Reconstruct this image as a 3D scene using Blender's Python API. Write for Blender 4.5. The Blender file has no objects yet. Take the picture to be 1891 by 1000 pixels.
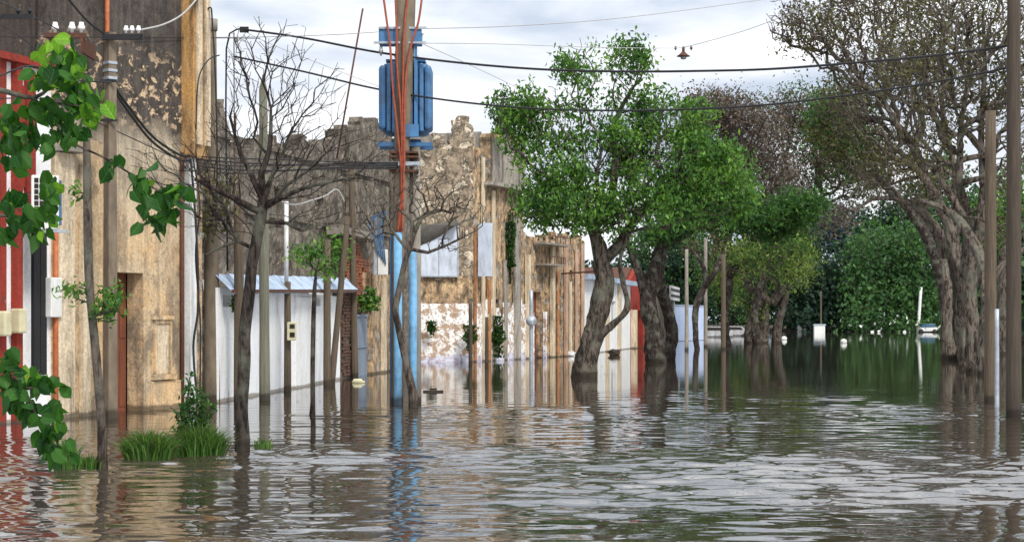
import bpy, bmesh, math, random
import numpy as np
from mathutils import Vector, Matrix, noise
rnd = random.Random(7)
sc = bpy.context.scene
COL = sc.collection
F, CX, HY, CH = 3200.0, 945.5, 590.0, 2.0        # focal length and horizon in photo pixels, eye height over water

# ---------------------------------------------------------------- camera, sky, sun
cam = bpy.data.cameras.new('camera'); co = bpy.data.objects.new('camera', cam); COL.objects.link(co)
co.location = (0, 0, CH); co.rotation_euler = (math.pi / 2, 0, 0)
cam.sensor_width = 36; cam.lens = F / 1891 * 36; cam.shift_y = (HY - 500) / 1891; cam.clip_end = 6000; cam.clip_start = .5
sc.camera = co
SUN_EL, SUN_AZ = math.radians(48), math.radians(150)   # azimuth clockwise from +Y
w = bpy.data.worlds.new('World'); sc.world = w; w.use_nodes = True
nt = w.node_tree; nt.nodes.clear()
out = nt.nodes.new('ShaderNodeOutputWorld'); bg = nt.nodes.new('ShaderNodeBackground'); bg.inputs[1].default_value = .1
sky = nt.nodes.new('ShaderNodeTexSky'); sky.sky_type = 'NISHITA'; sky.sun_disc = False
sky.sun_elevation = SUN_EL; sky.sun_rotation = SUN_AZ
tc = nt.nodes.new('ShaderNodeTexCoord'); mp = nt.nodes.new('ShaderNodeMapping'); mp.inputs['Scale'].default_value = (2.6, 2.6, 7.5)
mp.inputs['Location'].default_value = (.35, .1, .2)
nz = nt.nodes.new('ShaderNodeTexNoise'); nz.inputs['Scale'].default_value = 2.2; nz.inputs['Detail'].default_value = 7; nz.inputs['Roughness'].default_value = .52
nz.inputs['Distortion'].default_value = .35
rp = nt.nodes.new('ShaderNodeValToRGB'); e = rp.color_ramp.elements
e[0].position = .38; e[0].color = (5.6, 6.3, 7.4, 1); e[1].position = .66; e[1].color = (11.5, 11.5, 11.6, 1)
m_ = e.new(.50); m_.color = (8.0, 8.4, 9.1, 1)
rf = nt.nodes.new('ShaderNodeValToRGB'); rf.color_ramp.elements[0].position = .30; rf.color_ramp.elements[1].position = .42
rf.color_ramp.elements[0].color = (.72, .72, .72, 1)
mx = nt.nodes.new('ShaderNodeMixRGB')
L = nt.links.new
L(tc.outputs['Generated'], mp.inputs[0]); L(mp.outputs[0], nz.inputs['Vector']); L(nz.outputs[0], rp.inputs[0]); L(nz.outputs[0], rf.inputs[0])
sz = nt.nodes.new('ShaderNodeSeparateXYZ'); L(tc.outputs['Generated'], sz.inputs[0])     # overcast sky brightens towards the zenith
mr = nt.nodes.new('ShaderNodeMapRange'); mr.inputs[3].default_value = .97; mr.inputs[4].default_value = 1.45; L(sz.outputs[2], mr.inputs[0])
vm = nt.nodes.new('ShaderNodeVectorMath'); vm.operation = 'SCALE'; L(rp.outputs[0], vm.inputs[0]); L(mr.outputs[0], vm.inputs['Scale'])
L(rf.outputs[0], mx.inputs[0]); L(sky.outputs[0], mx.inputs[1]); L(vm.outputs[0], mx.inputs[2]); L(mx.outputs[0], bg.inputs[0]); L(bg.outputs[0], out.inputs[0])
sun = bpy.data.lights.new('sun', 'SUN'); sun.energy = 3.0; sun.angle = math.radians(14); sun.color = (1, .95, .87)
so = bpy.data.objects.new('sun', sun); COL.objects.link(so)
sd = Vector((math.sin(SUN_AZ) * math.cos(SUN_EL), math.cos(SUN_AZ) * math.cos(SUN_EL), math.sin(SUN_EL)))
so.rotation_euler = sd.to_track_quat('Z', 'Y').to_euler()
sc.view_settings.view_transform = 'Standard'; sc.view_settings.look = 'None'; sc.view_settings.gamma = 1
sc.view_settings.use_curve_mapping = False; sc.view_settings.exposure = .22

# ---------------------------------------------------------------- place helpers
def P(px, py, d): return Vector(((px - CX) / F * d, d, CH + (HY - py) / F * d))
def D(py): return F * CH / (py - HY)
def G(px, py):
    d = D(py); return Vector(((px - CX) / F * d, d, 0))

# ---------------------------------------------------------------- materials
def newmat(name):
    m = bpy.data.materials.new(name); m.use_nodes = True; m.node_tree.nodes.clear()
    return m, m.node_tree
class NB:
    def __init__(s, nt):
        s.nt = nt
        s.tc = nt.nodes.new('ShaderNodeTexCoord')
    def n(s, t, **kw):
        o = s.nt.nodes.new(t)
        for k, v in kw.items(): setattr(o, k, v)
        return o
    def l(s, a, b): s.nt.links.new(a, b)
    def coords(s, scale=(1, 1, 1), kind='Object', loc=(0, 0, 0)):
        m = s.n('ShaderNodeMapping'); m.inputs['Scale'].default_value = scale; m.inputs['Location'].default_value = loc
        s.l(s.tc.outputs[kind], m.inputs[0]); return m.outputs[0]
    def noise(s, vec, scale, detail=5, rough=.5, dist=0):
        o = s.n('ShaderNodeTexNoise'); o.inputs['Scale'].default_value = scale; o.inputs['Detail'].default_value = detail
        o.inputs['Roughness'].default_value = rough; o.inputs['Distortion'].default_value = dist; s.l(vec, o.inputs['Vector']); return o.outputs[0]
    def ramp(s, f, *stops):
        r = s.n('ShaderNodeValToRGB'); e = r.color_ramp.elements
        while len(e) < len(stops): e.new(.5)
        for i, (p, c) in enumerate(stops):
            e[i].position = p; e[i].color = (*c, 1) if isinstance(c, tuple) else (c, c, c, 1)
        s.l(f, r.inputs[0]); return r.outputs[0]
    def mix(s, f, a, b, mode='MIX'):
        m = s.n('ShaderNodeMixRGB', blend_type=mode)
        for q, v in enumerate((f, a, b)):
            sock = m.inputs[q]
            if isinstance(v, (int, float)): sock.default_value = v if q == 0 else (v, v, v, 1)
            elif isinstance(v, tuple): sock.default_value = (*v, 1)
            else: s.l(v, sock)
        return m.outputs[0]
    def math(s, op, a, b=0):
        m = s.n('ShaderNodeMath', operation=op)
        for sock, v in ((m.inputs[0], a), (m.inputs[1], b)):
            if isinstance(v, (int, float)): sock.default_value = v
            else: s.l(v, sock)
        return m.outputs[0]
    def out(s, color, rough=.85, bump=None, bstr=.4, bdist=.02, metal=0, spec=.3):
        b = s.n('ShaderNodeBsdfPrincipled'); o = s.n('ShaderNodeOutputMaterial')
        if isinstance(color, tuple): b.inputs['Base Color'].default_value = (*color, 1)
        else: s.l(color, b.inputs['Base Color'])
        if isinstance(rough, (int, float)): b.inputs['Roughness'].default_value = rough
        else: s.l(rough, b.inputs['Roughness'])
        b.inputs['Metallic'].default_value = metal; b.inputs['Specular IOR Level'].default_value = spec
        if bump is not None:
            bp = s.n('ShaderNodeBump'); bp.inputs['Strength'].default_value = bstr; bp.inputs['Distance'].default_value = bdist
            s.l(bump, bp.inputs['Height']); s.l(bp.outputs[0], b.inputs['Normal'])
        s.l(b.outputs[0], o.inputs[0]); return b

def wallmat(name, base, alt, stain, streak=.5, patch=None, pth=.6, psc=1.2, tide=.35, tidecol=(.07, .06, .045), bstr=.5, fine=1., loc=(0, 0, 0), soot=None):
    m, nt = newmat(name); b = NB(nt)
    c = b.coords(loc=loc)
    col = b.mix(b.ramp(b.noise(c, .9, 8, .6), (.35, 0), (.65, 1)), base, alt)
    st = b.ramp(b.noise(b.coords((1.7, 1.7, .36), loc=loc), 1.6, 9, .72, .8), (.48, 0), (.66, 1))
    st2 = b.ramp(b.noise(b.coords((6, 6, .6), loc=loc), 1.5, 6, .65), (.4, 0), (.75, 1))
    col = b.mix(b.math('MULTIPLY', st, streak), col, stain)
    col = b.mix(b.math('MULTIPLY', st2, streak * .6), col, tuple(v * .55 for v in stain))
    pn = None; ck = b.n('ShaderNodeTexVoronoi', feature='DISTANCE_TO_EDGE'); ck.inputs['Scale'].default_value = .8
    b.l(b.mix(.12, c, b.noise(c, 2.5, 6)), ck.inputs['Vector']); cr = b.ramp(ck.outputs['Distance'], (.002, 1), (.008, 0)); col = b.mix(b.math('MULTIPLY', cr, .5 if bstr > .5 else .1), col, (.05, .04, .035))
    if patch:
        pn = b.ramp(b.noise(c, psc, 10, .66, .4), (pth, 0), (pth + .035, 1))
        col = b.mix(pn, col, patch)
        edge = b.ramp(b.noise(c, psc, 10, .66, .4), (pth - .05, 0), (pth - .01, 1), (pth + .02, 0))
        col = b.mix(b.math('MULTIPLY', edge, .5), col, (.06, .05, .04))
    if soot:
        sn = b.ramp(b.noise(c, 2.2, 9, .7), (.46, 0), (.6, 1))
        col = b.mix(b.math('MULTIPLY', sn, soot), col, (.035, .032, .028))
    f = b.noise(c, 16, 6, .7)
    col = b.mix(fine, col, b.mix(1, col, b.ramp(f, (.3, .62), (.7, 1.25)), 'MULTIPLY'))
    sp = b.n('ShaderNodeSeparateXYZ'); b.l(b.tc.outputs['Object'], sp.inputs[0])
    tide *= .2; z = b.math('SUBTRACT', sp.outputs[2], b.math('MULTIPLY', b.noise(c, 2.5, 6, .65), tide * 1.6))
    tm = b.ramp(z, (0, 1), (max(.02, tide * .5), 0))
    col = b.mix(b.math('MULTIPLY', tm, .8), col, tidecol)
    h = f if pn is None else b.math('SUBTRACT', f, b.math('MULTIPLY', pn, 1.5))
    b.out(col, .92, h, bstr, .03, spec=.2)
    return m

def wet(b, col):                          # the strip just above the water is soaked and muddy
    sp = b.n('ShaderNodeSeparateXYZ'); b.l(b.tc.outputs['Object'], sp.inputs[0])
    z = b.math('SUBTRACT', sp.outputs[2], b.math('MULTIPLY', b.noise(b.coords(), 3, 4), .22))
    return b.mix(b.ramp(z, (.02, .75), (.10, 0)), col, (.028, .022, .016))
def simple(name, c, c2=None, rough=.7, sc_=6, metal=0, bstr=.2, stretch=(1, 1, 1), spec=.3, dirt=0):
    m, nt = newmat(name); b = NB(nt); v = b.coords(stretch)
    n = b.noise(v, sc_, 7, .62)
    c2 = c2 or tuple(x * .6 for x in c)
    col = b.mix(b.ramp(n, (.35, 0), (.65, 1)), c, c2)
    if dirt:
        d = b.ramp(b.noise(b.coords((1, 1, .3)), 2.5, 8, .7), (.48, 0), (.7, 1))
        col = b.mix(b.math('MULTIPLY', d, dirt), col, (.07, .055, .04))
    if 'pole' in name or 'paint' in name: col = wet(b, col)
    b.out(col, rough, n, bstr, .02, metal, spec); return m

def bark(name, a, c, sc_=4., bs=.9):
    m, nt = newmat(name); b = NB(nt)
    n = b.noise(b.coords((1, 1, .28)), sc_ * 2.4, 9, .68, .6); n2 = b.noise(b.coords(), sc_ * .5, 4)
    col = b.mix(b.ramp(n, (.42, 0), (.58, 1)), a, c)
    col = b.mix(b.ramp(n2, (.5, 0), (.62, .6)), col, (.15, .155, .12))
    col = wet(b, col); b.out(col, .95, n, bs, .09, spec=.15); return m

def leafmat(name, cols, trans=.35, rough=.55, big=.8):
    m, nt = newmat(name); b = NB(nt)
    g = b.n('ShaderNodeNewGeometry')
    nn = b.noise(b.coords(kind='Object'), big, 3)
    f = b.math('ADD', b.math('MULTIPLY', g.outputs['Random Per Island'], .62), b.math('MULTIPLY', b.math('SUBTRACT', nn, .3), .95))
    k = len(cols)
    col = b.ramp(f, *[(.1 + .8 * i / (k - 1), c) for i, c in enumerate(cols)])
    p = b.n('ShaderNodeBsdfPrincipled'); b.l(col, p.inputs['Base Color']); p.inputs['Roughness'].default_value = rough; p.inputs['Specular IOR Level'].default_value = .25
    t = b.n('ShaderNodeBsdfTranslucent'); b.l(b.mix(1, col, (1.5, 1.5, .8), 'MULTIPLY'), t.inputs[0])
    ms = b.n('ShaderNodeMixShader'); ms.inputs[0].default_value = trans
    o = b.n('ShaderNodeOutputMaterial'); b.l(p.outputs[0], ms.inputs[1]); b.l(t.outputs[0], ms.inputs[2]); b.l(ms.outputs[0], o.inputs[0])
    return m

# ---------------------------------------------------------------- mesh helpers
class MB:
    def __init__(s): s.v = []; s.f = []
    def add(s, vs, fs):
        o = len(s.v); s.v += [tuple(x) for x in vs]; s.f += [tuple(i + o for i in f) for f in fs]; return s
    def box(s, x0, x1, y0, y1, z0, z1, bev=0):
        if bev:
            bm = bmesh.new(); bmesh.ops.create_cube(bm, size=1)
            bmesh.ops.scale(bm, vec=(x1 - x0, y1 - y0, z1 - z0), verts=bm.verts)
            bmesh.ops.translate(bm, vec=((x0 + x1) / 2, (y0 + y1) / 2, (z0 + z1) / 2), verts=bm.verts)
            bmesh.ops.bevel(bm, geom=bm.edges[:], offset=bev, segments=2, affect='EDGES', profile=.5)
            bm.verts.index_update(); s.add([v.co for v in bm.verts], [[v.index for v in f.verts] for f in bm.faces]); bm.free(); return s
        v = [(x0, y0, z0), (x1, y0, z0), (x1, y1, z0), (x0, y1, z0), (x0, y0, z1), (x1, y0, z1), (x1, y1, z1), (x0, y1, z1)]
        return s.add(v, [(0, 3, 2, 1), (4, 5, 6, 7), (0, 1, 5, 4), (1, 2, 6, 5), (2, 3, 7, 6), (3, 0, 4, 7)])
    def obox(s, a, b, w_, t_, up=(0, 0, 1)):
        a, b = Vector(a), Vector(b); d = (b - a).normalized(); u = Vector(up)
        sx = d.cross(u);
        if sx.length < 1e-4: sx = d.cross(Vector((0, 1, 0)))
        sx.normalize(); sy = sx.cross(d).normalized()
        vs = [p + sx * i * w_ / 2 + sy * j * t_ / 2 for p in (a, b) for i, j in ((-1, -1), (1, -1), (1, 1), (-1, 1))]
        return s.add(vs, [(3, 2, 1, 0), (4, 5, 6, 7), (0, 1, 5, 4), (1, 2, 6, 5), (2, 3, 7, 6), (3, 0, 4, 7)])
    def tube(s, pts, r, n=8, cap=True, rough=0, rg=None):
        pts = [Vector(p) for p in pts]; k = len(pts)
        rs = list(r) if hasattr(r, '__len__') else [r] * k
        vs = []; prev = None
        for i, p in enumerate(pts):
            t = (pts[min(i + 1, k - 1)] - pts[max(i - 1, 0)])
            if t.length < 1e-7: t = Vector((0, 0, 1))
            t.normalize()
            if prev is None:
                a = Vector((1, 0, 0)) if abs(t.x) < .8 else Vector((0, 1, 0)); prev = a
            u = (prev - t * prev.dot(t))
            if u.length < 1e-5: u = t.orthogonal()
            u.normalize(); prev = u; q = t.cross(u)
            for j in range(n):
                a = 2 * math.pi * j / n
                rr = rs[i]
                if rough: rr *= 1 + rough * noise.noise(Vector((p.x * 1.3 + math.cos(a) * 1.4, p.y * 1.3 + math.sin(a) * 1.4, p.z * 1.1)) * 1.7) + rough * .45 * noise.noise(Vector((math.cos(a) * 3.4, math.sin(a) * 3.4, p.z * .7 + p.y))) + rough * .3 * noise.noise(Vector((math.cos(a) * 2, math.sin(a) * 2 + p.x, p.z * 2.6)))
                vs.append(p + (u * math.cos(a) + q * math.sin(a)) * rr)
        fs = [(i * n + j, i * n + (j + 1) % n, (i + 1) * n + (j + 1) % n, (i + 1) * n + j) for i in range(k - 1) for j in range(n)]
        if cap: fs += [tuple(range(n))[::-1], tuple((k - 1) * n + j for j in range(n))]
        return s.add(vs, fs)
    def prism(s, poly, y0, y1):           # poly in x,z; extruded along y
        n = len(poly)
        vs = [(x, y0, z) for x, z in poly] + [(x, y1, z) for x, z in poly]
        fs = [tuple(range(n)), tuple(range(2 * n - 1, n - 1, -1))] + [(i, i + n, (i + 1) % n + n, (i + 1) % n) for i in range(n)]
        return s.add(vs, fs)
    def build(s, name, mat, parent=None, smooth=False, tags=None):
        me = bpy.data.meshes.new(name); me.from_pydata(s.v, [], s.f); me.validate()
        if smooth: me.polygons.foreach_set('use_smooth', [True] * len(me.polygons))
        me.materials.append(mat); return link(name, me, parent, tags)
def link(name, me, parent=None, tags=None):
    o = bpy.data.objects.new(name, me); COL.objects.link(o)
    if parent: o.parent = parent
    for k, v in (tags or {}).items(): o[k] = v
    return o
def T(label, cat, group=None):
    d = {'label': label, 'category': cat}
    if group: d['group'] = group
    return d
def empty(name, loc, tags, rz=0):
    o = bpy.data.objects.new(name, None); COL.objects.link(o); o.location = loc; o.rotation_euler = (0, 0, rz); o.empty_display_size = .2
    for k, v in tags.items(): o[k] = v
    return o
def local(o, p):                         # world point -> the frame of an unparented empty
    c, s_ = math.cos(-o.rotation_euler.z), math.sin(-o.rotation_euler.z); q = Vector(p) - o.location
    return Vector((c * q.x - s_ * q.y, s_ * q.x + c * q.y, q.z))
def spline(pts, n=8):
    pts = [Vector(p) for p in pts]; o = []
    for i in range(len(pts) - 1):
        p0, p1, p2, p3 = pts[max(i - 1, 0)], pts[i], pts[i + 1], pts[min(i + 2, len(pts) - 1)]
        for k in range(n):
            t = k / n; o.append(.5 * ((2 * p1) + (p2 - p0) * t + (2 * p0 - 5 * p1 + 4 * p2 - p3) * t * t + (3 * p1 - p0 - 3 * p2 + p3) * t ** 3))
    return o + [pts[-1]]
def gridwall(us, zs, solid, y0, y1, jit=0, seed=0):
    r = random.Random(seed); mb = MB(); nu, nz_ = len(us), len(zs); idx = {}
    ju = {}
    def vert(i, j, k):
        if (i, j, k) not in idx:
            if (i, j) not in ju: ju[i, j] = (r.uniform(-1, 1) * jit, r.uniform(-1, 1) * jit)
            a, c = ju[i, j]
            idx[i, j, k] = len(mb.v); mb.v.append((us[i] + a, (y0, y1)[k] + (r.uniform(-1, 1) * jit * .5), zs[j] + c))
        return idx[i, j, k]
    S = lambda i, j: 0 <= i < nu - 1 and 0 <= j < nz_ - 1 and solid((us[i] + us[i + 1]) / 2, (zs[j] + zs[j + 1]) / 2)
    g = [[S(i, j) for j in range(nz_ - 1)] for i in range(nu - 1)]
    gs = lambda i, j: 0 <= i < nu - 1 and 0 <= j < nz_ - 1 and g[i][j]
    for i in range(nu - 1):
        for j in range(nz_ - 1):
            if not g[i][j]: continue
            a = [vert(i, j, 0), vert(i + 1, j, 0), vert(i + 1, j + 1, 0), vert(i, j + 1, 0)]
            b = [vert(i, j, 1), vert(i + 1, j, 1), vert(i + 1, j + 1, 1), vert(i, j + 1, 1)]
            mb.f.append(tuple(a)); mb.f.append(tuple(b[::-1]))
            if not gs(i - 1, j): mb.f.append((a[0], a[3], b[3], b[0]))
            if not gs(i + 1, j): mb.f.append((a[1], b[1], b[2], a[2]))
            if not gs(i, j - 1): mb.f.append((a[0], b[0], b[1], a[1]))
            if not gs(i, j + 1): mb.f.append((a[3], a[2], b[2], b[3]))
    return mb
def frange(a, b, st):
    n = max(1, round((b - a) / st)); return [a + (b - a) * i / n for i in range(n + 1)]
class Fac:                               # a facade standing on the line A-B; x runs along it, y goes into the building
    def __init__(s, A, B, name, tags):
        s.A = Vector((A[0], A[1], 0)); s.B = Vector((B[0], B[1], 0)); s.L = (s.B - s.A).length
        s.rz = math.atan2(s.B.y - s.A.y, s.B.x - s.A.x); s.root = empty(name, s.A, dict(tags, kind='thing'), s.rz)
        s.d = (s.B - s.A).normalized()
    def u(s, px, off=0):                 # off: distance of the plane into the building
        k = (px - CX) / F; nrm = Vector((-s.d.y, s.d.x, 0)); a = s.A + nrm * off
        return (k * a.y - a.x) / (s.d.x - k * s.d.y)
    def depth(s, u, off=0): return s.A.y + s.d.y * u + s.d.x * off
    def uz(s, px, py, off=0):
        u = s.u(px, off); return u, CH + (HY - py) / F * s.depth(u, off)
    def z(s, px, py, off=0): return s.uz(px, py, off)[1]
def profile(pts):                        # piecewise linear function
    def f(u):
        if u <= pts[0][0]: return pts[0][1]
        for (a, b), (c, d) in zip(pts, pts[1:]):
            if u <= c: return b + (d - b) * (u - a) / max(1e-6, c - a)
        return pts[-1][1]
    return f

# ---------------------------------------------------------------- plants
def tubes_np(chains, name, mat, parent, tags=None, rough=0):
    mb = MB()
    for pts, rs in chains:
        r = rs[0]; n = 22 if r > .2 else 9 if r > .07 else 5 if r > .03 else 3
        mb.tube(pts, rs, n, cap=r > .05, rough=rough if r > .09 else 0)
    return mb.build(name, mat, parent, True, tags)
def skeleton(trunks, targets, seed=0, step=.45, k=.35, wig=.12, tip=.006, exp=2.3, sag=0., lift=.15, org=Vector((0, 0, 0))):
    """trunks: list of [(point, radius)...]; targets Nx3. Each target is joined to the nearest node, so limbs fork like a tree's."""
    r = np.random.RandomState(seed); pos = []; par = []; plen = []; fixed = {}
    for tr in trunks:
        prev = -1
        if pos:
            q = np.array(tr[0][0]); dd = np.linalg.norm(np.array(pos) - q, axis=1); j = int(dd.argmin())
            if dd[j] < .25: prev = j; tr = tr[1:] if len(tr) > 2 else tr
        base = [Vector(p) for p, _ in tr]; rr = [x for _, x in tr]
        sp_ = spline(base, 7); rs = np.interp(np.linspace(0, len(base) - 1, len(sp_)), range(len(base)), rr)
        for p, q in zip(sp_, rs):
            pos.append(list(p)); par.append(prev); fixed[len(pos) - 1] = q
            plen.append(0 if prev < 0 else plen[prev] + (Vector(pos[-1]) - Vector(pos[prev])).length); prev = len(pos) - 1
    free0 = len(pos)
    N = len(pos); cap = N + len(targets) * 14 + 10; A = np.zeros((cap, 3)); A[:N] = pos; PL = np.zeros(cap); PL[:N] = plen; par = par + [0] * (cap - N)
    zmin = min(np.array(pos)[:, 2]); zmax = max(np.array(pos)[:, 2])
    ok = A[:, 2] > -1e9; ok[:N] = A[:N, 2] > zmin + (zmax - zmin) * .45
    top = A[:N][ok[:N]].mean(0)
    order = np.argsort(np.linalg.norm(targets - top, axis=1) + r.rand(len(targets)) * .5)
    for t in targets[order]:
        dv = A[:N] - t; dist = np.sqrt((dv ** 2).sum(1)); cost = dist + k * PL[:N] + np.where(ok[:N], 0, 50) + np.maximum(0, A[:N, 2] - t[2]) * .25
        j = int(cost.argmin()); d = dist[j]; n = max(1, min(12, int(d / step)))
        a = A[j].copy(); prev = j; side = r.randn(3) * wig * d; side[2] = abs(side[2]) * .5 + lift * d
        for i in range(1, n + 1):
            f = i / n; p = a + (t - a) * f + side * math.sin(math.pi * f) * .6 + (r.randn(3) * wig * step * .5 if i < n else 0)
            p[2] -= sag * f * f * d
            A[N] = p; par[N] = prev; PL[N] = PL[prev] + d / n; ok[N:N + 1] = True; prev = N; N += 1
    kids = [[] for _ in range(N)]
    for i in range(N):
        if par[i] >= 0: kids[par[i]].append(i)
    R = np.zeros(N)
    for i in range(N - 1, -1, -1):
        R[i] = tip if not kids[i] else (sum(R[c] ** exp for c in kids[i])) ** (1 / exp) + tip * .04
        if i in fixed: R[i] = max(fixed[i], min(R[i], fixed[i] * 1.02))
    for i in range(N):
        if i >= free0 and par[i] >= 0: R[i] = min(R[i], R[par[i]] * .97)
    chains = []; stack = [(i, -1) for i in range(N) if par[i] < 0]
    while stack:
        i, p = stack.pop(); pts = []; rs = []
        if p >= 0: pts.append(A[p]); rs.append(min(R[p], R[i] * 1.15))
        while True:
            pts.append(A[i]); rs.append(R[i])
            if not kids[i]: break
            ks = sorted(kids[i], key=lambda c: -R[c])
            for c in ks[1:]: stack.append((c, i))
            i = ks[0]
        if len(pts) > 1: chains.append(([Vector(q) - org for q in pts], rs))
    tips = np.array([A[i] for i in range(free0, N) if R[i] < tip * 3.2]) if N > free0 else np.zeros((0, 3))
    return chains, tips
def blobpts(blobs, seed):
    """(px, py, depth, half width px, half height px, half depth m, count): a lump of crown"""
    r = np.random.RandomState(seed); o = []
    for (px, py, d, rx, ry, rd, n) in blobs:
        c = np.array(P(px, py, d)); s_ = np.array([rx / F * d, rd, ry / F * d])
        q = r.randn(n, 3); q /= np.linalg.norm(q, axis=1)[:, None]; q *= (r.rand(n, 1) ** .42)
        o.append(c + q * s_)
    return np.concatenate(o)
def leafmesh(name, mat, centers, per, spread, size, parent, seed=0, droop=.3, aspect=.5, org=(0, 0, 0), tags=None):
    r = np.random.RandomState(seed); n = len(centers) * per
    c = np.repeat(centers, per, 0) + r.randn(n, 3) * spread - np.array(org)
    a = r.randn(n, 3); a[:, 2] -= droop * 1.5; a /= np.linalg.norm(a, axis=1)[:, None]
    b = r.randn(n, 3); b[:, 2] *= .5; b -= a * (a * b).sum(1)[:, None]; b /= np.linalg.norm(b, axis=1)[:, None]
    nn = np.cross(a, b)
    s_ = size * (.55 + .9 * r.rand(n, 1)); h = a * s_ * .5; wv = b * s_ * .5 * aspect; cup = nn * s_ * .12
    v = np.stack([c - h, c + wv * .95 - h * .1 + cup, c + h, c - wv * .95 - h * .1 + cup], 1).reshape(-1, 3)
    me = bpy.data.meshes.new(name); me.vertices.add(4 * n); me.vertices.foreach_set('co', v.ravel())
    me.loops.add(4 * n); me.loops.foreach_set('vertex_index', np.arange(4 * n)); me.polygons.add(n)
    me.polygons.foreach_set('loop_start', np.arange(n) * 4)
    me.update(calc_edges=True); me.materials.append(mat); return link(name, me, parent, tags)
def tree(name, label, trunks, blobs, barkm, leafm, seed, gap=None, per=10, spread=.22, size=.14, tip=.008, group=None, droop=.3, tgt=1., leaf2=None, leaf_frac=1., cat='tree', step=.45, k=.35, wig=.12, lift=.15, aspect=.5, rough=.35, exp=2.3):
    base = Vector(trunks[0][0][0]); base.z = 0
    root = empty(name, base, T(label, cat, group))
    tg = blobpts([(a, b, c, d, e_, f, max(3, int(n * tgt))) for (a, b, c, d, e_, f, n) in blobs], seed)
    ch, tips = skeleton(trunks, tg, seed, tip=tip, step=step, k=k, wig=wig, lift=lift, org=base, exp=exp)
    thick = [c for c in ch if c[1][0] > .055]; thin = [c for c in ch if c[1][0] <= .055]
    tubes_np(thick, 'trunk', barkm, root, rough=rough)
    if thin: tubes_np(thin, 'twigs', barkm, root, {'kind': 'stuff'})
    if leafm and len(tips):
        r = np.random.RandomState(seed + 5); pick = tips[r.rand(len(tips)) < leaf_frac]
        if gap: g_ = np.array([noise.noise(Vector(q) * gap[0] + Vector((0, seed, 0))) for q in pick]); pick = pick[g_ > gap[1]]
        if leaf2:
            mk = noise_mask(pick, .45, seed)
            leafmesh('crown', leafm, pick[mk], per, spread, size, root, seed, droop, aspect, base, {'kind': 'stuff'})
            leafmesh('crown', leaf2, pick[~mk], per, spread, size, root, seed + 1, droop, aspect, base, {'kind': 'stuff'})
        else: leafmesh('crown', leafm, pick, per, spread, size, root, seed, droop, aspect, base, {'kind': 'stuff'})
    return root
def noise_mask(p, f, seed): return np.array([noise.noise(Vector(q) * f + Vector((seed * 3.1, 0, 0))) > 0 for q in p])

# ---------------------------------------------------------------- material library
M = {}
M['yellow'] = wallmat('yellow_plaster', (.76, .50, .25), (.66, .50, .32), (.26, .18, .10), .35, (.55, .44, .32), .60, 1.1, .5, (.10, .075, .05), soot=.35)
M['yellow_upper'] = wallmat('sooty_plaster', (.060, .050, .044), (.095, .078, .066), (.03, .027, .025), .8, (.48, .36, .24), .62, 1.5, 0.01)
M['yellow_mid'] = wallmat('flaking_plaster', (.085, .070, .060), (.13, .105, .085), (.04, .035, .03), .7, (.60, .42, .27), .50, 1.3, 0.01, loc=(3, 1, 2))
M['cream'] = wallmat('cream_stained_plaster', (.78, .66, .48), (.66, .54, .38), (.16, .13, .10), .7, None, .6, 1., .4)
M['ochre'] = wallmat('ochre_plaster', (.58, .33, .12), (.46, .29, .14), (.11, .07, .045), .85, None, .6, 1., .1)
M['white'] = wallmat('white_limewash', (.86, .87, .88), (.80, .82, .84), (.50, .50, .48), .35, (.55, .52, .47), .70, 1.6, .35, (.20, .17, .13), fine=.35)
M['whitehouse'] = wallmat('white_painted_wall', (.80, .81, .82), (.72, .73, .72), (.40, .40, .36), .45, None, .6, 1, .3, (.2, .17, .13), fine=.4)
M['red'] = wallmat('red_paint', (.33, .045, .03), (.25, .04, .028), (.14, .03, .02), .5, (.50, .16, .10), .66, 1.4, .2, fine=.7)
M['ruin_dark'] = wallmat('dark_ruin_masonry', (.32, .275, .225), (.19, .165, .135), (.05, .045, .04), .75, (.30, .25, .19), .57, 1.4, .3, soot=.55, bstr=1.)
M['ruin'] = wallmat('ruined_masonry', (.52, .42, .30), (.36, .28, .20), (.09, .07, .055), .6, (.70, .60, .46), .53, 1.7, .3, soot=.65, bstr=1.)
M['ruin_tan'] = wallmat('tan_ruined_plaster', (.78, .56, .33), (.60, .41, .25), (.09, .065, .048), .95, (.40, .36, .31), .55, 1.3, .35, soot=.65, bstr=.8)
M['ruin_grey'] = wallmat('grey_streaked_plaster', (.46, .42, .36), (.34, .30, .26), (.08, .075, .065), .85, None, .6, 1, .3, bstr=.8)
M['ruin_rust'] = wallmat('rust_streaked_plaster', (.58, .27, .12), (.48, .22, .10), (.10, .06, .04), .6, (.55, .42, .27), .56, 1.3, .3, bstr=.8)
M['rosy'] = wallmat('pinkish_worn_plaster', (.62, .42, .31), (.48, .32, .23), (.15, .10, .07), .7, None, .6, 1, .4, bstr=.6)
M['bluewall'] = wallmat('pale_blue_wall', (.42, .52, .72), (.48, .56, .74), (.32, .38, .5), .3, None, .6, 1, .2, fine=.3)
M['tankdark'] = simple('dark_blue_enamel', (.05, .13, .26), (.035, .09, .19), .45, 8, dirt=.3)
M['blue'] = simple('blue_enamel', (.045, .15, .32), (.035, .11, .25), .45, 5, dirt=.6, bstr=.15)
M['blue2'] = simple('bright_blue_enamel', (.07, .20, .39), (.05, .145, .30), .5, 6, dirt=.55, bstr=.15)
M['skyblue'] = simple('sky_blue_paint', (.20, .44, .68), (.13, .33, .54), .6, 7, bstr=.3, dirt=.75)
M['redpipe'] = simple('red_conduit', (.36, .085, .045), (.24, .055, .03), .6, 9, bstr=.05)
M['orangepipe'] = simple('orange_pipe', (.48, .15, .05), (.33, .09, .04), .6, 9)
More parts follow.
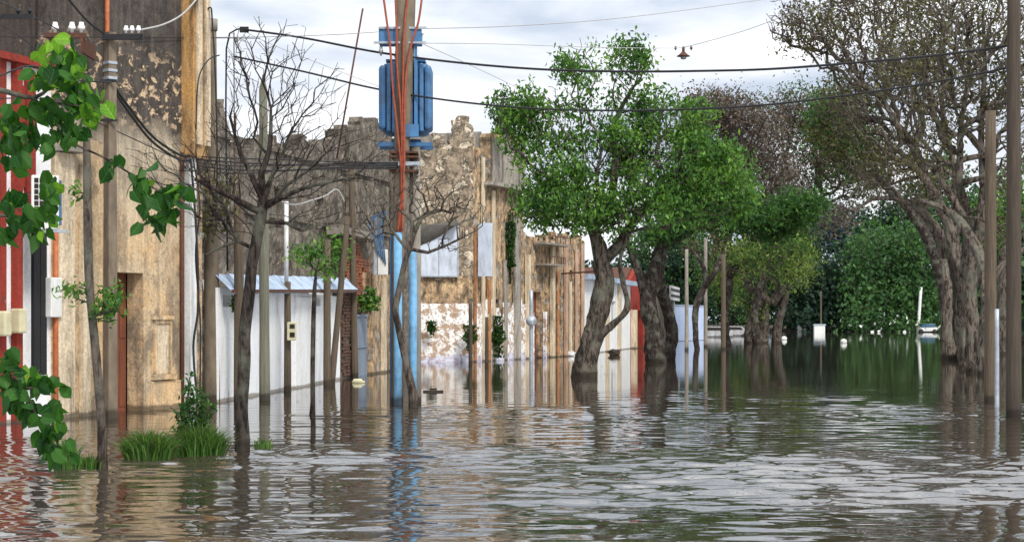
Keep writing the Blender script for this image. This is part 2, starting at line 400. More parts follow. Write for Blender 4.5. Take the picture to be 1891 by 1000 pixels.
M['pole_wood'] = simple('weathered_pole_wood', (.13, .098, .068), (.07, .054, .038), .9, 7, bstr=.7, stretch=(4, 4, .2), dirt=.3)
M['pole_dark'] = simple('dark_pole_wood', (.085, .066, .05), (.05, .04, .032), .9, 7, bstr=.7, stretch=(4, 4, .2))
M['pole_grey'] = simple('grey_green_pole_wood', (.20, .20, .15), (.12, .12, .09), .9, 7, bstr=.7, stretch=(4, 4, .2), dirt=.4)
M['concrete'] = simple('pole_concrete', (.30, .27, .23), (.20, .18, .15), .9, 5, bstr=.4, stretch=(1, 1, .4), dirt=.6)
M['concrete_brown'] = simple('brown_pole_concrete', (.20, .16, .115), (.12, .095, .07), .9, 5, bstr=.4, stretch=(1, 1, .4), dirt=.5)
M['galv'] = simple('galvanised_steel', (.45, .5, .55), (.3, .33, .37), .45, 6, metal=.4)
M['rust'] = simple('rusty_iron', (.12, .05, .03), (.07, .035, .025), .85, 9)
M['black'] = simple('black_rubber', (.012, .012, .013), (.02, .02, .022), .5, 20)
M['cable'] = simple('black_cable', (.014, .014, .016), (.025, .025, .028), .55, 20, bstr=0)
M['wire_grey'] = simple('pale_wire', (.45, .44, .42), (.3, .3, .3), .5, 20)
M['porcelain'] = simple('white_porcelain', (.8, .8, .8), (.7, .7, .7), .25, 9, spec=.5)
M['plastic'] = simple('white_plastic', (.74, .75, .73), (.62, .62, .6), .5, 4, dirt=.25)
M['beige'] = simple('beige_plastic', (.62, .58, .38), (.5, .46, .3), .5, 4, dirt=.25)
M['carpaint'] = simple('dirty_car_paint', (.42, .43, .44), (.30, .30, .30), .4, 2, dirt=.6)
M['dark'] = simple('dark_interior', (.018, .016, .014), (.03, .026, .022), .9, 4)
M['glass'] = simple('dusty_window_glass', (.30, .32, .34), (.22, .24, .25), .15, 2, spec=.6, bstr=.02)
M['door'] = simple('brown_door_wood', (.20, .065, .035), (.13, .045, .025), .7, 5, bstr=.5, stretch=(3, 3, .3))
M['greydoor'] = simple('blue_grey_sheet', (.22, .27, .34), (.17, .21, .27), .6, 5, dirt=.4)
M['tin'] = simple('pale_blue_tin', (.40, .49, .62), (.31, .39, .50), .6, 3, metal=.1, dirt=.7)
M['board'] = simple('pale_sign_board', (.56, .62, .72), (.48, .54, .64), .6, 2.5, bstr=.05, dirt=.4)
M['tarp'] = simple('dark_tarp', (.06, .055, .05), (.10, .095, .085), .8, 3, bstr=.6)
M['brick'] = simple('red_brick', (.34, .12, .06), (.22, .085, .05), .9, 5, bstr=.6, dirt=.4)
M['brick_dark'] = simple('sooty_brick', (.13, .065, .045), (.07, .045, .035), .9, 5, bstr=.6, dirt=.5)
M['mortar'] = simple('dark_mortar', (.15, .12, .09), (.09, .075, .06), .95, 8, bstr=.6)
M['bark'] = bark('brown_grey_bark', (.022, .018, .015), (.135, .11, .09))
M['bark_pale'] = bark('pale_bark', (.032, .025, .021), (.175, .145, .12), 3.2)
M['bark_dark'] = bark('dark_bark', (.014, .011, .010), (.065, .052, .045), 5)
M['bark_mid'] = bark('grey_brown_bark', (.028, .022, .019), (.14, .115, .095), 4)
M['lf_green'] = leafmat('bright_green_leaves', [(.018, .055, .020), (.05, .13, .028), (.105, .235, .040), (.22, .38, .065)])
M['lf_dkgreen'] = leafmat('dark_green_leaves', [(.016, .045, .016), (.036, .10, .024), (.085, .19, .036)])
M['lf_yellow'] = leafmat('yellow_green_leaves', [(.07, .12, .035), (.15, .23, .055), (.29, .36, .09)])
M['lf_olive'] = leafmat('olive_leaves', [(.035, .036, .018), (.09, .09, .035), (.17, .16, .06)])
M['lf_purple'] = leafmat('brown_seed_pods', [(.048, .039, .034), (.11, .086, .074), (.19, .155, .13)], .2)
M['lf_far'] = leafmat('far_green_leaves', [(.022, .06, .026), (.055, .13, .045), (.11, .22, .07)], big=.25)
M['lf_fardark'] = leafmat('far_dark_leaves', [(.010, .026, .020), (.024, .055, .038), (.045, .09, .055)], big=.25)
M['lf_farhaze'] = leafmat('far_hazed_leaves', [(.02, .04, .06), (.045, .075, .105), (.07, .11, .14)], big=.25)  # distance haze is put into the leaf colour as blue
M['lf_bigjoined'] = leafmat('joined_big_leaves', [(.008, .045, .010), (.025, .09, .014), (.05, .15, .02)])
M['lf_ivy'] = leafmat('ivy_leaves', [(.01, .035, .01), (.025, .075, .015), (.05, .12, .02)])
M['grass'] = leafmat('grass_blades', [(.13, .10, .05), (.035, .09, .018), (.07, .17, .03), (.17, .28, .06)])
M['soil'] = simple('wet_soil', (.06, .045, .03), (.035, .028, .02), .95, 3)

# ---------------------------------------------------------------- ground and flood water
def sheet(name, z, mat, x0=-900, x1=1100, y0=-120, y1=2600):
    mb = MB(); mb.add([(x0, y0, z), (x1, y0, z), (x1, y1, z), (x0, y1, z)], [(0, 1, 2, 3)])
    return mb.build(name, mat, None, tags={'kind': 'structure'})
sheet('ground', -.75, M['soil'])
def watermat():
    m, nt = newmat('flood_water'); b = NB(nt); c = b.coords()
    n2 = b.noise(b.coords((1, 1.3, 1), loc=(7, 3, 0)), 3.2, 3, .6, .3)
    col = b.mix(b.ramp(b.noise(b.coords((.12, .3, 1)), 1., 5, .6), (.4, 0), (.6, 1)), (.030, .025, .018), (.044, .036, .027))
    b.out(col, .015, n2, .2, .006, spec=.5).inputs['IOR'].default_value = 3.8
    return m
M['water'] = watermat()
def waves(X, Y):
    """ripple heights: a sheltered mirror far off, wind ruffled nearer, with calm and rough patches"""
    r = np.random.RandomState(5); h = np.zeros_like(X)
    def lump(sx, sy, n, seed):
        q = np.random.RandomState(seed); o = np.zeros_like(X)
        for _ in range(n): o += np.sin(X * q.randn() * sx + Y * q.randn() * sy + q.rand() * 6.28)
        return o / math.sqrt(n / 2)
    rough = np.clip(.5 + .5 * lump(.28, .5, 14, 1), 0, 1.2); streak = np.clip(lump(.10, 1.1, 16, 2) - .9, 0, 1) * .8
    d = np.hypot(X, Y)
    base = .42 + .58 / (1 + np.exp((d - 31) / 3.2)); base *= .085 + .915 / (1 + np.exp((d - 44) / 4.5))
    lee = np.clip(.45 + .55 / (1 + np.exp(-(X + 6.5 - .12 * (Y - 30)) / 1.2)), 0, 1)
    amp = base * lee * (.30 + 1.0 * rough) + .22 * streak * (d > 36)
    for k in range(90):
        lam = .22 * (1.25 / .22) ** r.rand(); a = r.randn() * .45 + 1.5; kk = 2 * math.pi / lam
        slope = .0175 * (lam / .8) ** -.15; am = slope / kk
        fade = np.clip((lam / .14 - d * d * 1.2e-4 / .14 * .9) / 2, 0, 1)
        ph = kk * (X * math.cos(a) + Y * math.sin(a)) + r.rand() * 6.28
        h += am * fade * (np.sin(ph) + .25 * np.sin(2 * ph + 1))
    return h * amp
ys = [-120., -40, 0, 6]; y = 9.
while y < 170: ys.append(y); y += max(.05, y * y * 1.15e-4)
ys += [200, 260, 320, 500, 1000, 2600]
xs = [-900, -300, -100, -50] + list(np.arange(-30, 34, .11)) + [50, 100, 300, 1100]
X, Y = np.meshgrid(np.array(xs), np.array(ys)); Hh = waves(X, Y)
Hh *= np.clip((Y - 8.5) / 2, 0, 1) * np.clip((170 - Y) / 20, 0, 1) * np.clip((X + 30) / 3, 0, 1) * np.clip((33.5 - X) / 3, 0, 1)
nx, ny = len(xs), len(ys); me = bpy.data.meshes.new('flood_water'); me.vertices.add(nx * ny); me.vertices.foreach_set('co', np.stack([X, Y, Hh], -1).ravel())
ii, jj = np.meshgrid(np.arange(nx - 1), np.arange(ny - 1)); a = (jj * nx + ii).ravel(); q = np.stack([a, a + 1, a + nx + 1, a + nx], 1)
me.loops.add(q.size); me.loops.foreach_set('vertex_index', q.ravel()); me.polygons.add(len(q)); me.polygons.foreach_set('loop_start', np.arange(len(q)) * 4)
me.polygons.foreach_set('use_smooth', np.ones(len(q), bool)); me.update(calc_edges=True); me.materials.append(M['water']); link('flood_water', me, None, {'kind': 'structure'})
mb = MB()
nb = 80                                   # the far bank rises out of the water
for i in range(nb + 1):
    x = -150 + i * 7
    o = 4 * noise.noise(Vector((x * .02, 0, 0))) + 3 * noise.noise(Vector((x * .11, 4, 0)))
    mb.v += [(x, 292 + o, -.5), (x, 297 + o, .35), (x, 340, .9), (x, 1500, 1.0)]
for i in range(nb):
    for j in range(3): a = i * 4 + j; mb.f.append((a, a + 4, a + 5, a + 1))
mb.build('far_bank', M['soil'], None, True, {'kind': 'structure'})

# ================================================================ buildings on the left side
def seg(us0, us1, step, extra=()):
    return sorted(set(round(x, 4) for x in list(frange(us0, us1, step)) + list(extra)))
def hole_test(holes): return lambda u, z: not any(a < u < b and c < z < d for a, b, c, d in holes)
def window(fc, u0, u1, z0, z1, inset=.14, bars=1, rails=1, fm='plastic', gm='glass', name='window', lab=None):
    fw = .05; mb = MB()
    mb.box(u0, u0 + fw, inset, inset + .06, z0, z1).box(u1 - fw, u1, inset, inset + .06, z0, z1)
    mb.box(u0 + fw, u1 - fw, inset, inset + .06, z0, z0 + fw).box(u0 + fw, u1 - fw, inset, inset + .06, z1 - fw, z1)
    for i in range(bars):
        x = u0 + (u1 - u0) * (i + 1) / (bars + 1); mb.box(x - .015, x + .015, inset - .004, inset + .05, z0 + fw, z1 - fw)
    for i in range(rails):
        z = z0 + (z1 - z0) * (i + 1) / (rails + 1); mb.box(u0 + fw, u1 - fw, inset + .004, inset + .046, z - .015, z + .015)
    o = mb.build(name, M[fm], fc.root)
    if lab: o['label'] = lab
    MB().box(u0 + fw, u1 - fw, inset + .025, inset + .035, z0 + fw, z1 - fw).build('pane', M[gm], o)
    return o
def shell(fc, u0, u1, z1, depth, mat, t=.3):      # side, back walls and roof behind a facade
    MB().box(u0, u0 + t, .35, depth, -.7, z1 - .02).build('wall', M[mat], fc.root)
    MB().box(u1 - t, u1, .35, depth, -.7, z1 - .02).build('wall', M[mat], fc.root)
    MB().box(u0 + t, u1 - t, depth - t, depth, -.7, z1 - .02).build('wall', M[mat], fc.root)
    MB().box(u0 + t, u1 - t, .35, depth - t, z1 - .35, z1 - .2).build('roof', M['concrete'], fc.root)

# --- house with red pilasters at the left edge
fc = Fac((-12.4, 25.5), (-9.33, 35.1), 'red_house', T('red and white painted house at the left edge with tall grey windows', 'house'))
H = 7.0
U = fc.u
hs = [(U(33), U(56), .95, 4.1), (U(-60), U(-14), .9, 4.1), (-.0 + U(-260), U(-170), .9, 4.1)]
us = seg(0, fc.L, .8, [x for h in hs for x in h[:2]]); zs = seg(-.7, H, .9, [x for h in hs for x in h[2:]])
gridwall(us, zs, hole_test(hs), 0, .3).build('wall', M['white'], fc.root)
shell(fc, 0, fc.L, H, 7, 'whitehouse')
for a, b, c, d, pr in ((U(-12), U(4), -.7, 7.05, .1), (U(20), U(31), -.7, 7.05, .14), (U(44), U(60), 4.5, 6.9, .08), (U(-120), U(-80), -.7, 7.05, .12), (U(31.5), U(62), 4.25, 4.45, .18)):
    MB().box(a, b, -pr, -.002, c, d).build('pilaster' if d - c > 1 else 'lintel', M['red'], fc.root)
MB().box(U(33) - .08, U(57) + .08, -.12, .13, .74, .94).build('window_sill', M['red'], fc.root)
MB().box(U(31.5), U(44) - .01, -.045, -.002, 4.6, 6.6).build('panel', M['red'], fc.root)
MB().box(0, fc.L, -.22, .32, H, H + .14).build('cornice', M['red'], fc.root)
window(fc, *hs[0], bars=0, rails=3, gm='glass'); window(fc, *hs[1], bars=1, rails=3); window(fc, *hs[2], bars=1, rails=3)
for k in range(2):
    u0 = U(57) + k * .24
    sh = MB().box(u0, u0 + .22, -.07, -.004, .9, 4.15).build('shutter', M['black'], fc.root)
MB().tube([(U(95), -.1, -.7), (U(95), -.1, 4.2)], .055, 8).build('drainpipe', M['orangepipe'], fc.root, True)
MB().box(U(84) - .1, U(84) + .3, -.2, -.004, 2.05, 2.85, .02).build('meter_box', M['plastic'], fc.root)
for px, py in ((13, 597), (41, 592)):
    u_, z_ = fc.uz(px, py, -.3)
    o = MB().box(u_ - .12, u_ + .12, -.34, -.1, z_ - .24, z_ + .24, .04).build('wall_lantern', M['beige'], fc.root)
    MB().box(u_ - .02, u_ + .02, -.1, -.002, z_ - .05, z_ + .05).build('bracket', M['black'], o)

# --- outdoor unit of the air conditioner on the yellow building's corner
p = P(84, 372, 33.6); ac = empty('air_conditioner', (p.x, p.y, p.z), T('white air conditioner outdoor unit on brackets between red and yellow houses', 'air conditioner'), math.radians(12))
MB().box(-.26, .26, -.18, .18, -.55, .5, .03).build('housing', M['plastic'], ac)
mb = MB()
for i in range(2):
    for j in range(6): mb.box(-.2 + i * .1, -.12 + i * .1, -.188, -.181, -.2 + j * .11, -.11 + j * .11)
mb.build('vent_grille', M['dark'], ac)
MB().box(.262, .30, -.15, .15, -.45, .4).build('side_panel', M['blue'], ac)
MB().box(-.3, .42, -.16, -.12, -.6, -.552).box(-.3, .42, .12, .16, -.6, -.552).build('bracket', M['galv'], ac)

# --- tall yellow building
m, nt_ = newmat('yellow_facade'); b = NB(nt_); c = b.coords()
n1 = b.noise(c, .9, 8, .62); lowc = b.mix(b.ramp(n1, (.35, 0), (.65, 1)), (.70, .46, .23), (.62, .50, .34))
pk = b.noise(c, 1.1, 10, .68, .4)
lowc = b.mix(b.ramp(pk, (.56, 0), (.60, 1)), lowc, (.50, .38, .26))
st = b.ramp(b.noise(b.coords((3.2, 3.2, .25)), 1.5, 7, .65, .3), (.44, 0), (.66, 1)); lowc = b.mix(b.math('MULTIPLY', st, .38), lowc, (.26, .16, .08))
lowc = b.mix(b.math('MULTIPLY', b.ramp(b.noise(c, 2.6, 9, .75), (.50, 0), (.62, 1)), .55), lowc, (.06, .05, .04))
upc = b.mix(b.ramp(b.noise(c, 2.2, 9, .7), (.38, 0), (.62, 1)), (.038, .033, .030), (.10, .085, .074))
upc = b.mix(b.ramp(b.noise(b.coords((4, 4, .3)), 1.5, 6, .6), (.5, 0), (.7, .6)), upc, (.17, .145, .12))
sp = b.n('ShaderNodeSeparateXYZ'); b.l(c, sp.inputs[0])
zn = b.math('ADD', sp.outputs[2], b.math('MULTIPLY', b.math('SUBTRACT', n1, .5), 1.4))
band = b.ramp(b.math('MULTIPLY', sp.outputs[2], .1), (.60, 0), (.66, 1), (.76, 1), (.81, 0))      # the strip where paint still clings
fl = b.ramp(b.noise(b.coords((1, 1, 1.5)), 2.7, 10, .7, .5), (.525, 0), (.56, 1))
upc = b.mix(b.math('MULTIPLY', fl, band), upc, (.62, .46, .30))
um = b.ramp(b.math('MULTIPLY', zn, .1), (.585, 0), (.64, 1))
pale = b.ramp(b.math('MULTIPLY', zn, .1), (.36, 0), (.55, .7)); lowc = b.mix(pale, lowc, (.56, .50, .39))
lowc = b.mix(b.math('MULTIPLY', b.math('MULTIPLY', pale, st), .55), lowc, (.16, .13, .10))
gr = b.ramp(b.noise(b.coords((1, 1, .8), loc=(2, 5, 1)), .8, 9, .72, .6), (.50, 0), (.60, 1)); lz = b.ramp(b.math('MULTIPLY', sp.outputs[2], .2), (.35, 1), (.9, .15))
lowc = b.mix(b.math('MULTIPLY', b.math('MULTIPLY', gr, lz), .8), lowc, (.15, .13, .105)); lowc = b.mix(b.math('MULTIPLY', b.ramp(b.noise(b.coords((1.4, 1.4, .3), loc=(6, 2, 1)), 1.3, 9, .72, .5), (.49, 0), (.62, 1)), .55), lowc, (.17, .135, .10))
col = b.mix(um, lowc, upc); f = b.noise(c, 15, 7, .72)
col = b.mix(1, col, b.ramp(f, (.3, .62), (.7, 1.25)), 'MULTIPLY')
td = b.ramp(b.math('SUBTRACT', sp.outputs[2], b.math('MULTIPLY', b.noise(c, 3, 5), .2)), (0, 1), (.06, 0)); col = b.mix(b.math('MULTIPLY', td, .8), col, (.08, .06, .04))
b.out(col, .92, b.math('SUBTRACT', f, b.math('MULTIPLY', b.math('MULTIPLY', fl, band), 1.2)), .7, .03, spec=.2); M['yfac'] = m

fc = Fac(G(97, 772.5), G(336, 751.5), 'yellow_building', T('tall peeling yellow building with sooty black upper wall and deep doorway', 'building'))
U = fc.u; H = 9.9; L_ = fc.L
door = (U(215), U(265), -.7, fc.z(240, 503))
us = seg(0, L_, .45, door[:2]); zs = seg(-.7, H, .45, door[2:])
gridwall(us, zs, hole_test([door]), 0, .42).build('wall', M['yfac'], fc.root)
shell(fc, 0, L_ + .9, H, 8, 'yellow_upper')
dz = door[3]
dr = MB().box(door[0] - .1, door[1] - .02, .44, .5, -.7, dz + .1).build('door', M['door'], fc.root)
mb = MB()
for k in range(3):
    for j in range(2):
        w_ = (door[1] - door[0]) / 3; mb.box(door[0] + k * w_ + .06, door[0] + (k + 1) * w_ - .06, .425, .438, .1 + j * 1.5, 1.3 + j * 1.5)
mb.build('door_panel', M['door'], dr)
for a, b_, y, z0, z1, mt in ((U(100), U(132), .09, -.7, fc.z(116, 283), 'cream'), (U(146), U(160), .11, -.7, 5.6, 'cream'), (U(160.5), U(184), .07, -.7, 5.75, 'yellow')):
    MB().box(a, b_, -y, -.003, z0, z1).build('pilaster', M[mt], fc.root)
MB().box(U(97), U(138), -.35, -.003, fc.z(116, 281), fc.z(116, 281) + .12).build('ledge', M['concrete'], fc.root)
u0, u1 = U(283), U(314); za, zb = fc.z(300, 690), fc.z(300, 590)
for bx in ((u0, u0 + .07, -.06, za, zb), (u1 - .07, u1, -.06, za, zb), (u0 + .07, u1 - .07, -.055, zb - .08, zb), (u0 - .1, u1 + .1, -.12, za - .12, za - .003), (u0 - .05, u1 + .05, -.09, zb + .003, zb + .09)):
    MB().box(bx[0], bx[1], bx[2], -.002, bx[3], bx[4]).build('moulding', M['yellow'], fc.root)
MB().box(u0 + .075, u1 - .075, -.02, -.004, za + .003, zb - .085).build('panel', M['cream'], fc.root)
MB().box(u0 - .1, L_ - .02, -.07, -.003, -.7, za - .15).build('plinth', M['yellow'], fc.root)
zc = fc.z(345, 292)
MB().box(L_ - .02, U(384, -.3), -.30, .42, zc, H + .25).build('corner_pilaster', M['ochre'], fc.root)
for k in range(2): MB().box(L_ + .12 + k * .36, L_ + .3 + k * .36, -.36, -.303, zc + .3, H).build('fluting', M['cream'], fc.root)
MB().box(L_ + .03, L_ + .3, -.2, .42, -.7, zc - .003).build('wall', M['whitehouse'], fc.root)
MB().box(L_ + .302, U(384, -.3) - .04, -.17, .42, -.7, zc - .003).build('wall', M['ruin_tan'], fc.root)
MB().tube([(L_ - .1, -.07, -.7), (L_ - .1, -.07, zc + .1)], .05, 8).build('drainpipe', M['rust'], fc.root, True)
MB().tube([(U(189), -.12, 5.9), (U(189), -.12, 10.2)], .05, 8).build('conduit', M['orangepipe'], fc.root, True)
MB().box(0, L_, -.06, .42, H + .003, H + .12).build('coping', M['concrete'], fc.root)

# --- dark ruined wall standing behind the white wall
A = P(394, 590, 50); B = P(757, 590, 70)
fc = Fac(A, B, 'ruined_back_wall', T('dark ruined masonry wall with humped top behind the white wall', 'wall'))
pr = [(394, 180), (404, 205), (412, 190), (420, 225), (428, 262), (445, 258), (452, 276), (470, 262), (520, 266), (575, 262), (612, 266), (622, 248), (640, 233), (670, 228), (700, 232), (716, 242), (730, 262), (748, 268), (800, 280)]
top = profile([fc.uz(px, py) for px, py in pr]); U = fc.u
hw = [(U(505), U(520), fc.z(512, 420), fc.z(512, 345)), (U(585), U(598), fc.z(590, 430), fc.z(590, 360))]
ht = hole_test(hw)
gridwall(frange(0, fc.L, .16), frange(-.7, 11.2, .16), lambda u, z: z < top(u) + .5 * noise.noise(Vector((u * 1.1, z * .5, 3))) and ht(u, z), 0, .5, .05, 3).build('wall', M['ruin_dark'], fc.root)
for z_ in (5.2, 7.3):
    for k in range(12): MB().box(k * 2.2 + .1, k * 2.2 + 2.1, -.1, -.03, z_, z_ + .16).build('string_course', M['ruin_dark'], fc.root) if k * 2.2 + 2.1 < fc.L and z_ < top(k * 2.2 + 1) - .3 else None
for u_ in (U(640), U(722)): MB().box(u_ - .2, u_ + .2, -.16, -.03, -.7, top(u_) - .25).build('pilaster', M['ruin_dark'], fc.root)

# --- white wall with the tin roof
fc = Fac(G(403, 742.5), G(628, 700), 'white_shed', T('low white flooded shed with pale corrugated roof and small dark openings', 'shed'))
U = fc.u; H = 2.78
hs = [(U(412), U(432), fc.z(420, 566), 2.62), (U(556), U(592), fc.z(575, 564), 2.70)]
gridwall(seg(0, fc.L, .7, [x for h in hs for x in h[:2]]), seg(-.7, H, .6, [x for h in hs for x in h[2:]]), hole_test(hs), 0, .25).build('wall', M['white'], fc.root)
for h in hs: MB().box(h[0], h[1], .5, .52, h[2] - .1, h[3] + .1).build('window', M['dark'], fc.root)  # near-black sheet behind each opening stands in for the shade inside
MB().box(.01, .25, .26, 5, -.7, H + .2).box(fc.L - .25, fc.L - .01, .26, 5, -.7, H + .2).box(.26, fc.L - .26, 4.75, 5, -.7, H + .2).build('wall', M['whitehouse'], fc.root)
MB().box(U(543), U(570), -.07, -.003, -.7, H - .1).build('pilaster', M['whitehouse'], fc.root)
MB().box(U(600), U(606), -.05, -.003, -.7, H - .05).build('pilaster', M['whitehouse'], fc.root)
Lr = U(645); n = 14
def corr(w_, l_, amp=.022, per=.13):       # corrugated sheet along x, sloping in y
    mb = MB(); k = int(w_ / per * 4); vs = []
    for i in range(k + 1):
        x = w_ * i / k; h = amp * math.sin(i * math.pi / 2)
        vs += [(x, 0, h), (x, l_, h), (x, 0, h + .006), (x, l_, h + .006)]
    fs = []
    for i in range(k):
        a = 4 * i; fs += [(a, a + 1, a + 5, a + 4), (a + 2, a + 6, a + 7, a + 3), (a, a + 4, a + 6, a + 2), (a + 1, a + 3, a + 7, a + 5)]
    return mb.add(vs, fs)
first = None
for i in range(n):
    if first is None: first = o = corr(Lr / n - .004, .68).build('roof_sheet', M['tin'], fc.root)
    else: o = first.copy(); COL.objects.link(o); o.parent = fc.root
    o.location = (Lr / n * i, -.38, 2.64 + .33 * i / n + .006 * (i % 2)); o.rotation_euler = (math.radians(44), 0, 0)
MB().obox((0, -.36, 2.69), (Lr, -.36, 3.0), .07, .09).build('roof_beam', M['rust'], fc.root)

# --- brick pillar, gate and cream wall between shed and transformer pole
fc = Fac(G(629, 699.5), G(728, 684), 'gate_wall', T('crumbling cream wall with exposed brick and a blue gate left of transformer', 'wall'))
U = fc.u
def bricks(fc, u0, u1, z0, z1, y, skip=.06, seed=0, bl=.3, bh=.11, edge=None, n=4, bm_='brick'):
    r = random.Random(seed); metas = []
    for q in range(n):
        mb = MB(); j = [r.uniform(-.008, .008) for _ in range(6)]
        mb.box(j[0], bl - .025 + j[1], j[2], .1, .0, bh - .022 + j[3]); me = bpy.data.meshes.new('brick'); me.from_pydata(mb.v, [], mb.f); me.materials.append(M[bm_]); metas.append(me)
    row = 0; z = z0; c = 0
    while z + bh < z1:
        u = u0 + (bl / 2 if row % 2 else 0)
        while u + bl < u1 + .01:
            if r.random() > skip and (edge is None or edge(u, z)) and c < 290:
                o = link('brick', r.choice(metas), fc.root); o.location = (u, y - .05 - r.random() * .03, z); o.rotation_euler = (0, 0, r.uniform(-.03, .03)); c += 1
            u += bl
        z += bh; row += 1
ztop = fc.z(640, 532)
MB().box(U(629), U(651), 0, .4, -.7, ztop).build('pillar', M['mortar'], fc.root)
bricks(fc, U(629) + .02, U(651), .1, ztop - .02, 0, .22, 1, bm_='brick_dark')
zg = fc.z(670, 580)
g = MB().box(U(655), U(683), .1, .14, -.7, zg).build('gate', M['greydoor'], fc.root)
MB().box(U(655), U(683), .06, .098, zg - .08, zg).box(U(655), U(683), .06, .098, 1.0, 1.08).build('gate_rail', M['greydoor'], g)
zb0, zb1 = fc.z(676, 556), fc.z(676, 446)
ed = lambda u, z: z < zb1 - .5 + .5 * noise.noise(Vector((u * 1.4, z, 5))) * 2 or u < U(678)
MB().box(U(652), U(700), .35, .75, zg + .05, zb1 + .1).build('wall', M['mortar'], fc.root)
bricks(fc, U(652) + .05, U(700) - .02, zb0 - .3, zb1, .35, .14, 2, edge=ed)
MB().box(U(640), U(690), -.1, .7, zb1 + .103, zb1 + .35).build('lintel', M['concrete'], fc.root)
MB().box(U(684), U(728), 0, .34, -.7, fc.z(705, 505)).build('wall', M['ruin_tan'], fc.root)
for k, (a, b_) in enumerate(((685, 689), (704, 710))):
    MB().box(U(a), U(b_), -.06 - .03 * (k % 2), -.003, -.7, fc.z(705, 508) - .1 * k).build('pilaster', M[('ruin_tan', 'cream', 'ruin_rust', 'cream')[k]], fc.root)
MB().box(U(684), U(728), .36, .6, -.7, 7.6).build('wall', M['ruin_dark'], fc.root)
pA = G(728, 684)
fc = Fac(pA + Vector((.02, .05, 0)), Vector((-4.5, 81.5, 0)), 'side_wall', T('stained tan wall running behind the sky blue transformer pole', 'wall'))
gridwall(frange(0, fc.L, .4), frange(-.7, 6.5, .4), lambda u, z: z < 5 + .8 * noise.noise(Vector((u * .7, 0, 2))), 0, .35, .04, 5).build('wall', M['ruin_tan'], fc.root)

# --- the big ruin: side wall facing us, then the long street front
m, nt_ = newmat('flaking_white_wall'); b = NB(nt_); c = b.coords()
n1 = b.noise(c, 2.2, 9, .72, .3); col = b.mix(b.ramp(n1, (.50, 0), (.54, 1)), (.80, .80, .80), (.42, .30, .21))
col = b.mix(b.ramp(b.noise(c, 6.5, 8, .7), (.56, 0), (.59, 1)), col, (.30, .23, .18))
col = b.mix(b.ramp(b.noise(b.coords((1, 1, 1), loc=(4, 4, 4)), 3.2, 4, .6, 2.5), (.64, 0), (.655, 1), (.67, 0)), col, (.10, .11, .35))
sp = b.n('ShaderNodeSeparateXYZ'); b.l(c, sp.inputs[0])
col = b.mix(b.math('MULTIPLY', b.ramp(b.math('ADD', sp.outputs[2], b.math('MULTIPLY', n1, 1.3)), (.9, 1), (1.2, 0)), .45), col, (.35, .37, .62))
b.out(col, .9, n1, .5, .02, spec=.2); M['flake'] = m
fc = Fac(P(742, 590, 81.8), P(873, 590, 82.4), 'ruined_side_wall', T('jagged ruined wall with white flaking base facing the camera beside transformer', 'ruin'))
U = fc.u
top = profile([fc.uz(px, py) for px, py in ((742, 285), (765, 300), (776, 294), (788, 270), (800, 274), (803, 252), (822, 250), (826, 266), (836, 252), (842, 226), (850, 216), (864, 214), (869, 224), (873, 300))])
zl, zm = fc.z(800, 560), fc.z(800, 508)
gridwall(frange(0, fc.L, .2), frange(-.7, zl, .2), lambda u, z: True, .02, .5, .02, 6).build('wall', M['flake'], fc.root)
gridwall(frange(0, fc.L, .2), frange(zl, zm, .2), lambda u, z: True, .04, .5, .03, 7).build('wall', M['ruin_tan'], fc.root)
gridwall(frange(0, fc.L, .19), frange(zm, 12.4, .19), lambda u, z: z < top(u) + .4 * noise.noise(Vector((u * 2.2, z * 1, 8))), 0, .55, .06, 8).build('wall', M['ruin'], fc.root)
ub, uc = U(775), U(846)
MB().prism([(ub, fc.z(775, 511)), (uc, fc.z(846, 511)), (uc, fc.z(846, 414)), (U(838), fc.z(838, 414)), (ub, fc.z(775, 455))], -.16, -.08).build('signboard', M['board'], fc.root)
for a, b_ in ((ub, ub + .06), (U(809), U(809) + .04), (uc - .06, uc)): MB().box(a, b_, -.19, -.163, fc.z(775, 511), fc.z(775, 462) if a < U(800) else fc.z(846, 440)).build('board_batten', M['galv'], fc.root)
MB().box(ub + .065, uc - .065, -.185, -.163, fc.z(775, 511), fc.z(775, 511) + .06).build('board_frame', M['galv'], fc.root)
mb = MB(); k = 9
for i in range(k + 1):
    t = i / k; x = ub - .15 + (uc + .1 - ub) * t
    mb.v += [(x, -.2, fc.z(775, 452) + (fc.z(846, 410) - fc.z(775, 452)) * t ** 1.7), (x, -.75 - .1 * math.sin(t * 7), fc.z(775, 424) + .25 * t + .08 * math.sin(t * 5)), (x, -.02, fc.z(775, 418) + .3 * t)]
for i in range(k):
    a = i * 3; mb.f += [(a, a + 3, a + 4, a + 1), (a + 1, a + 4, a + 5, a + 2)]
mb.build('awning', M['tarp'], fc.root, True)

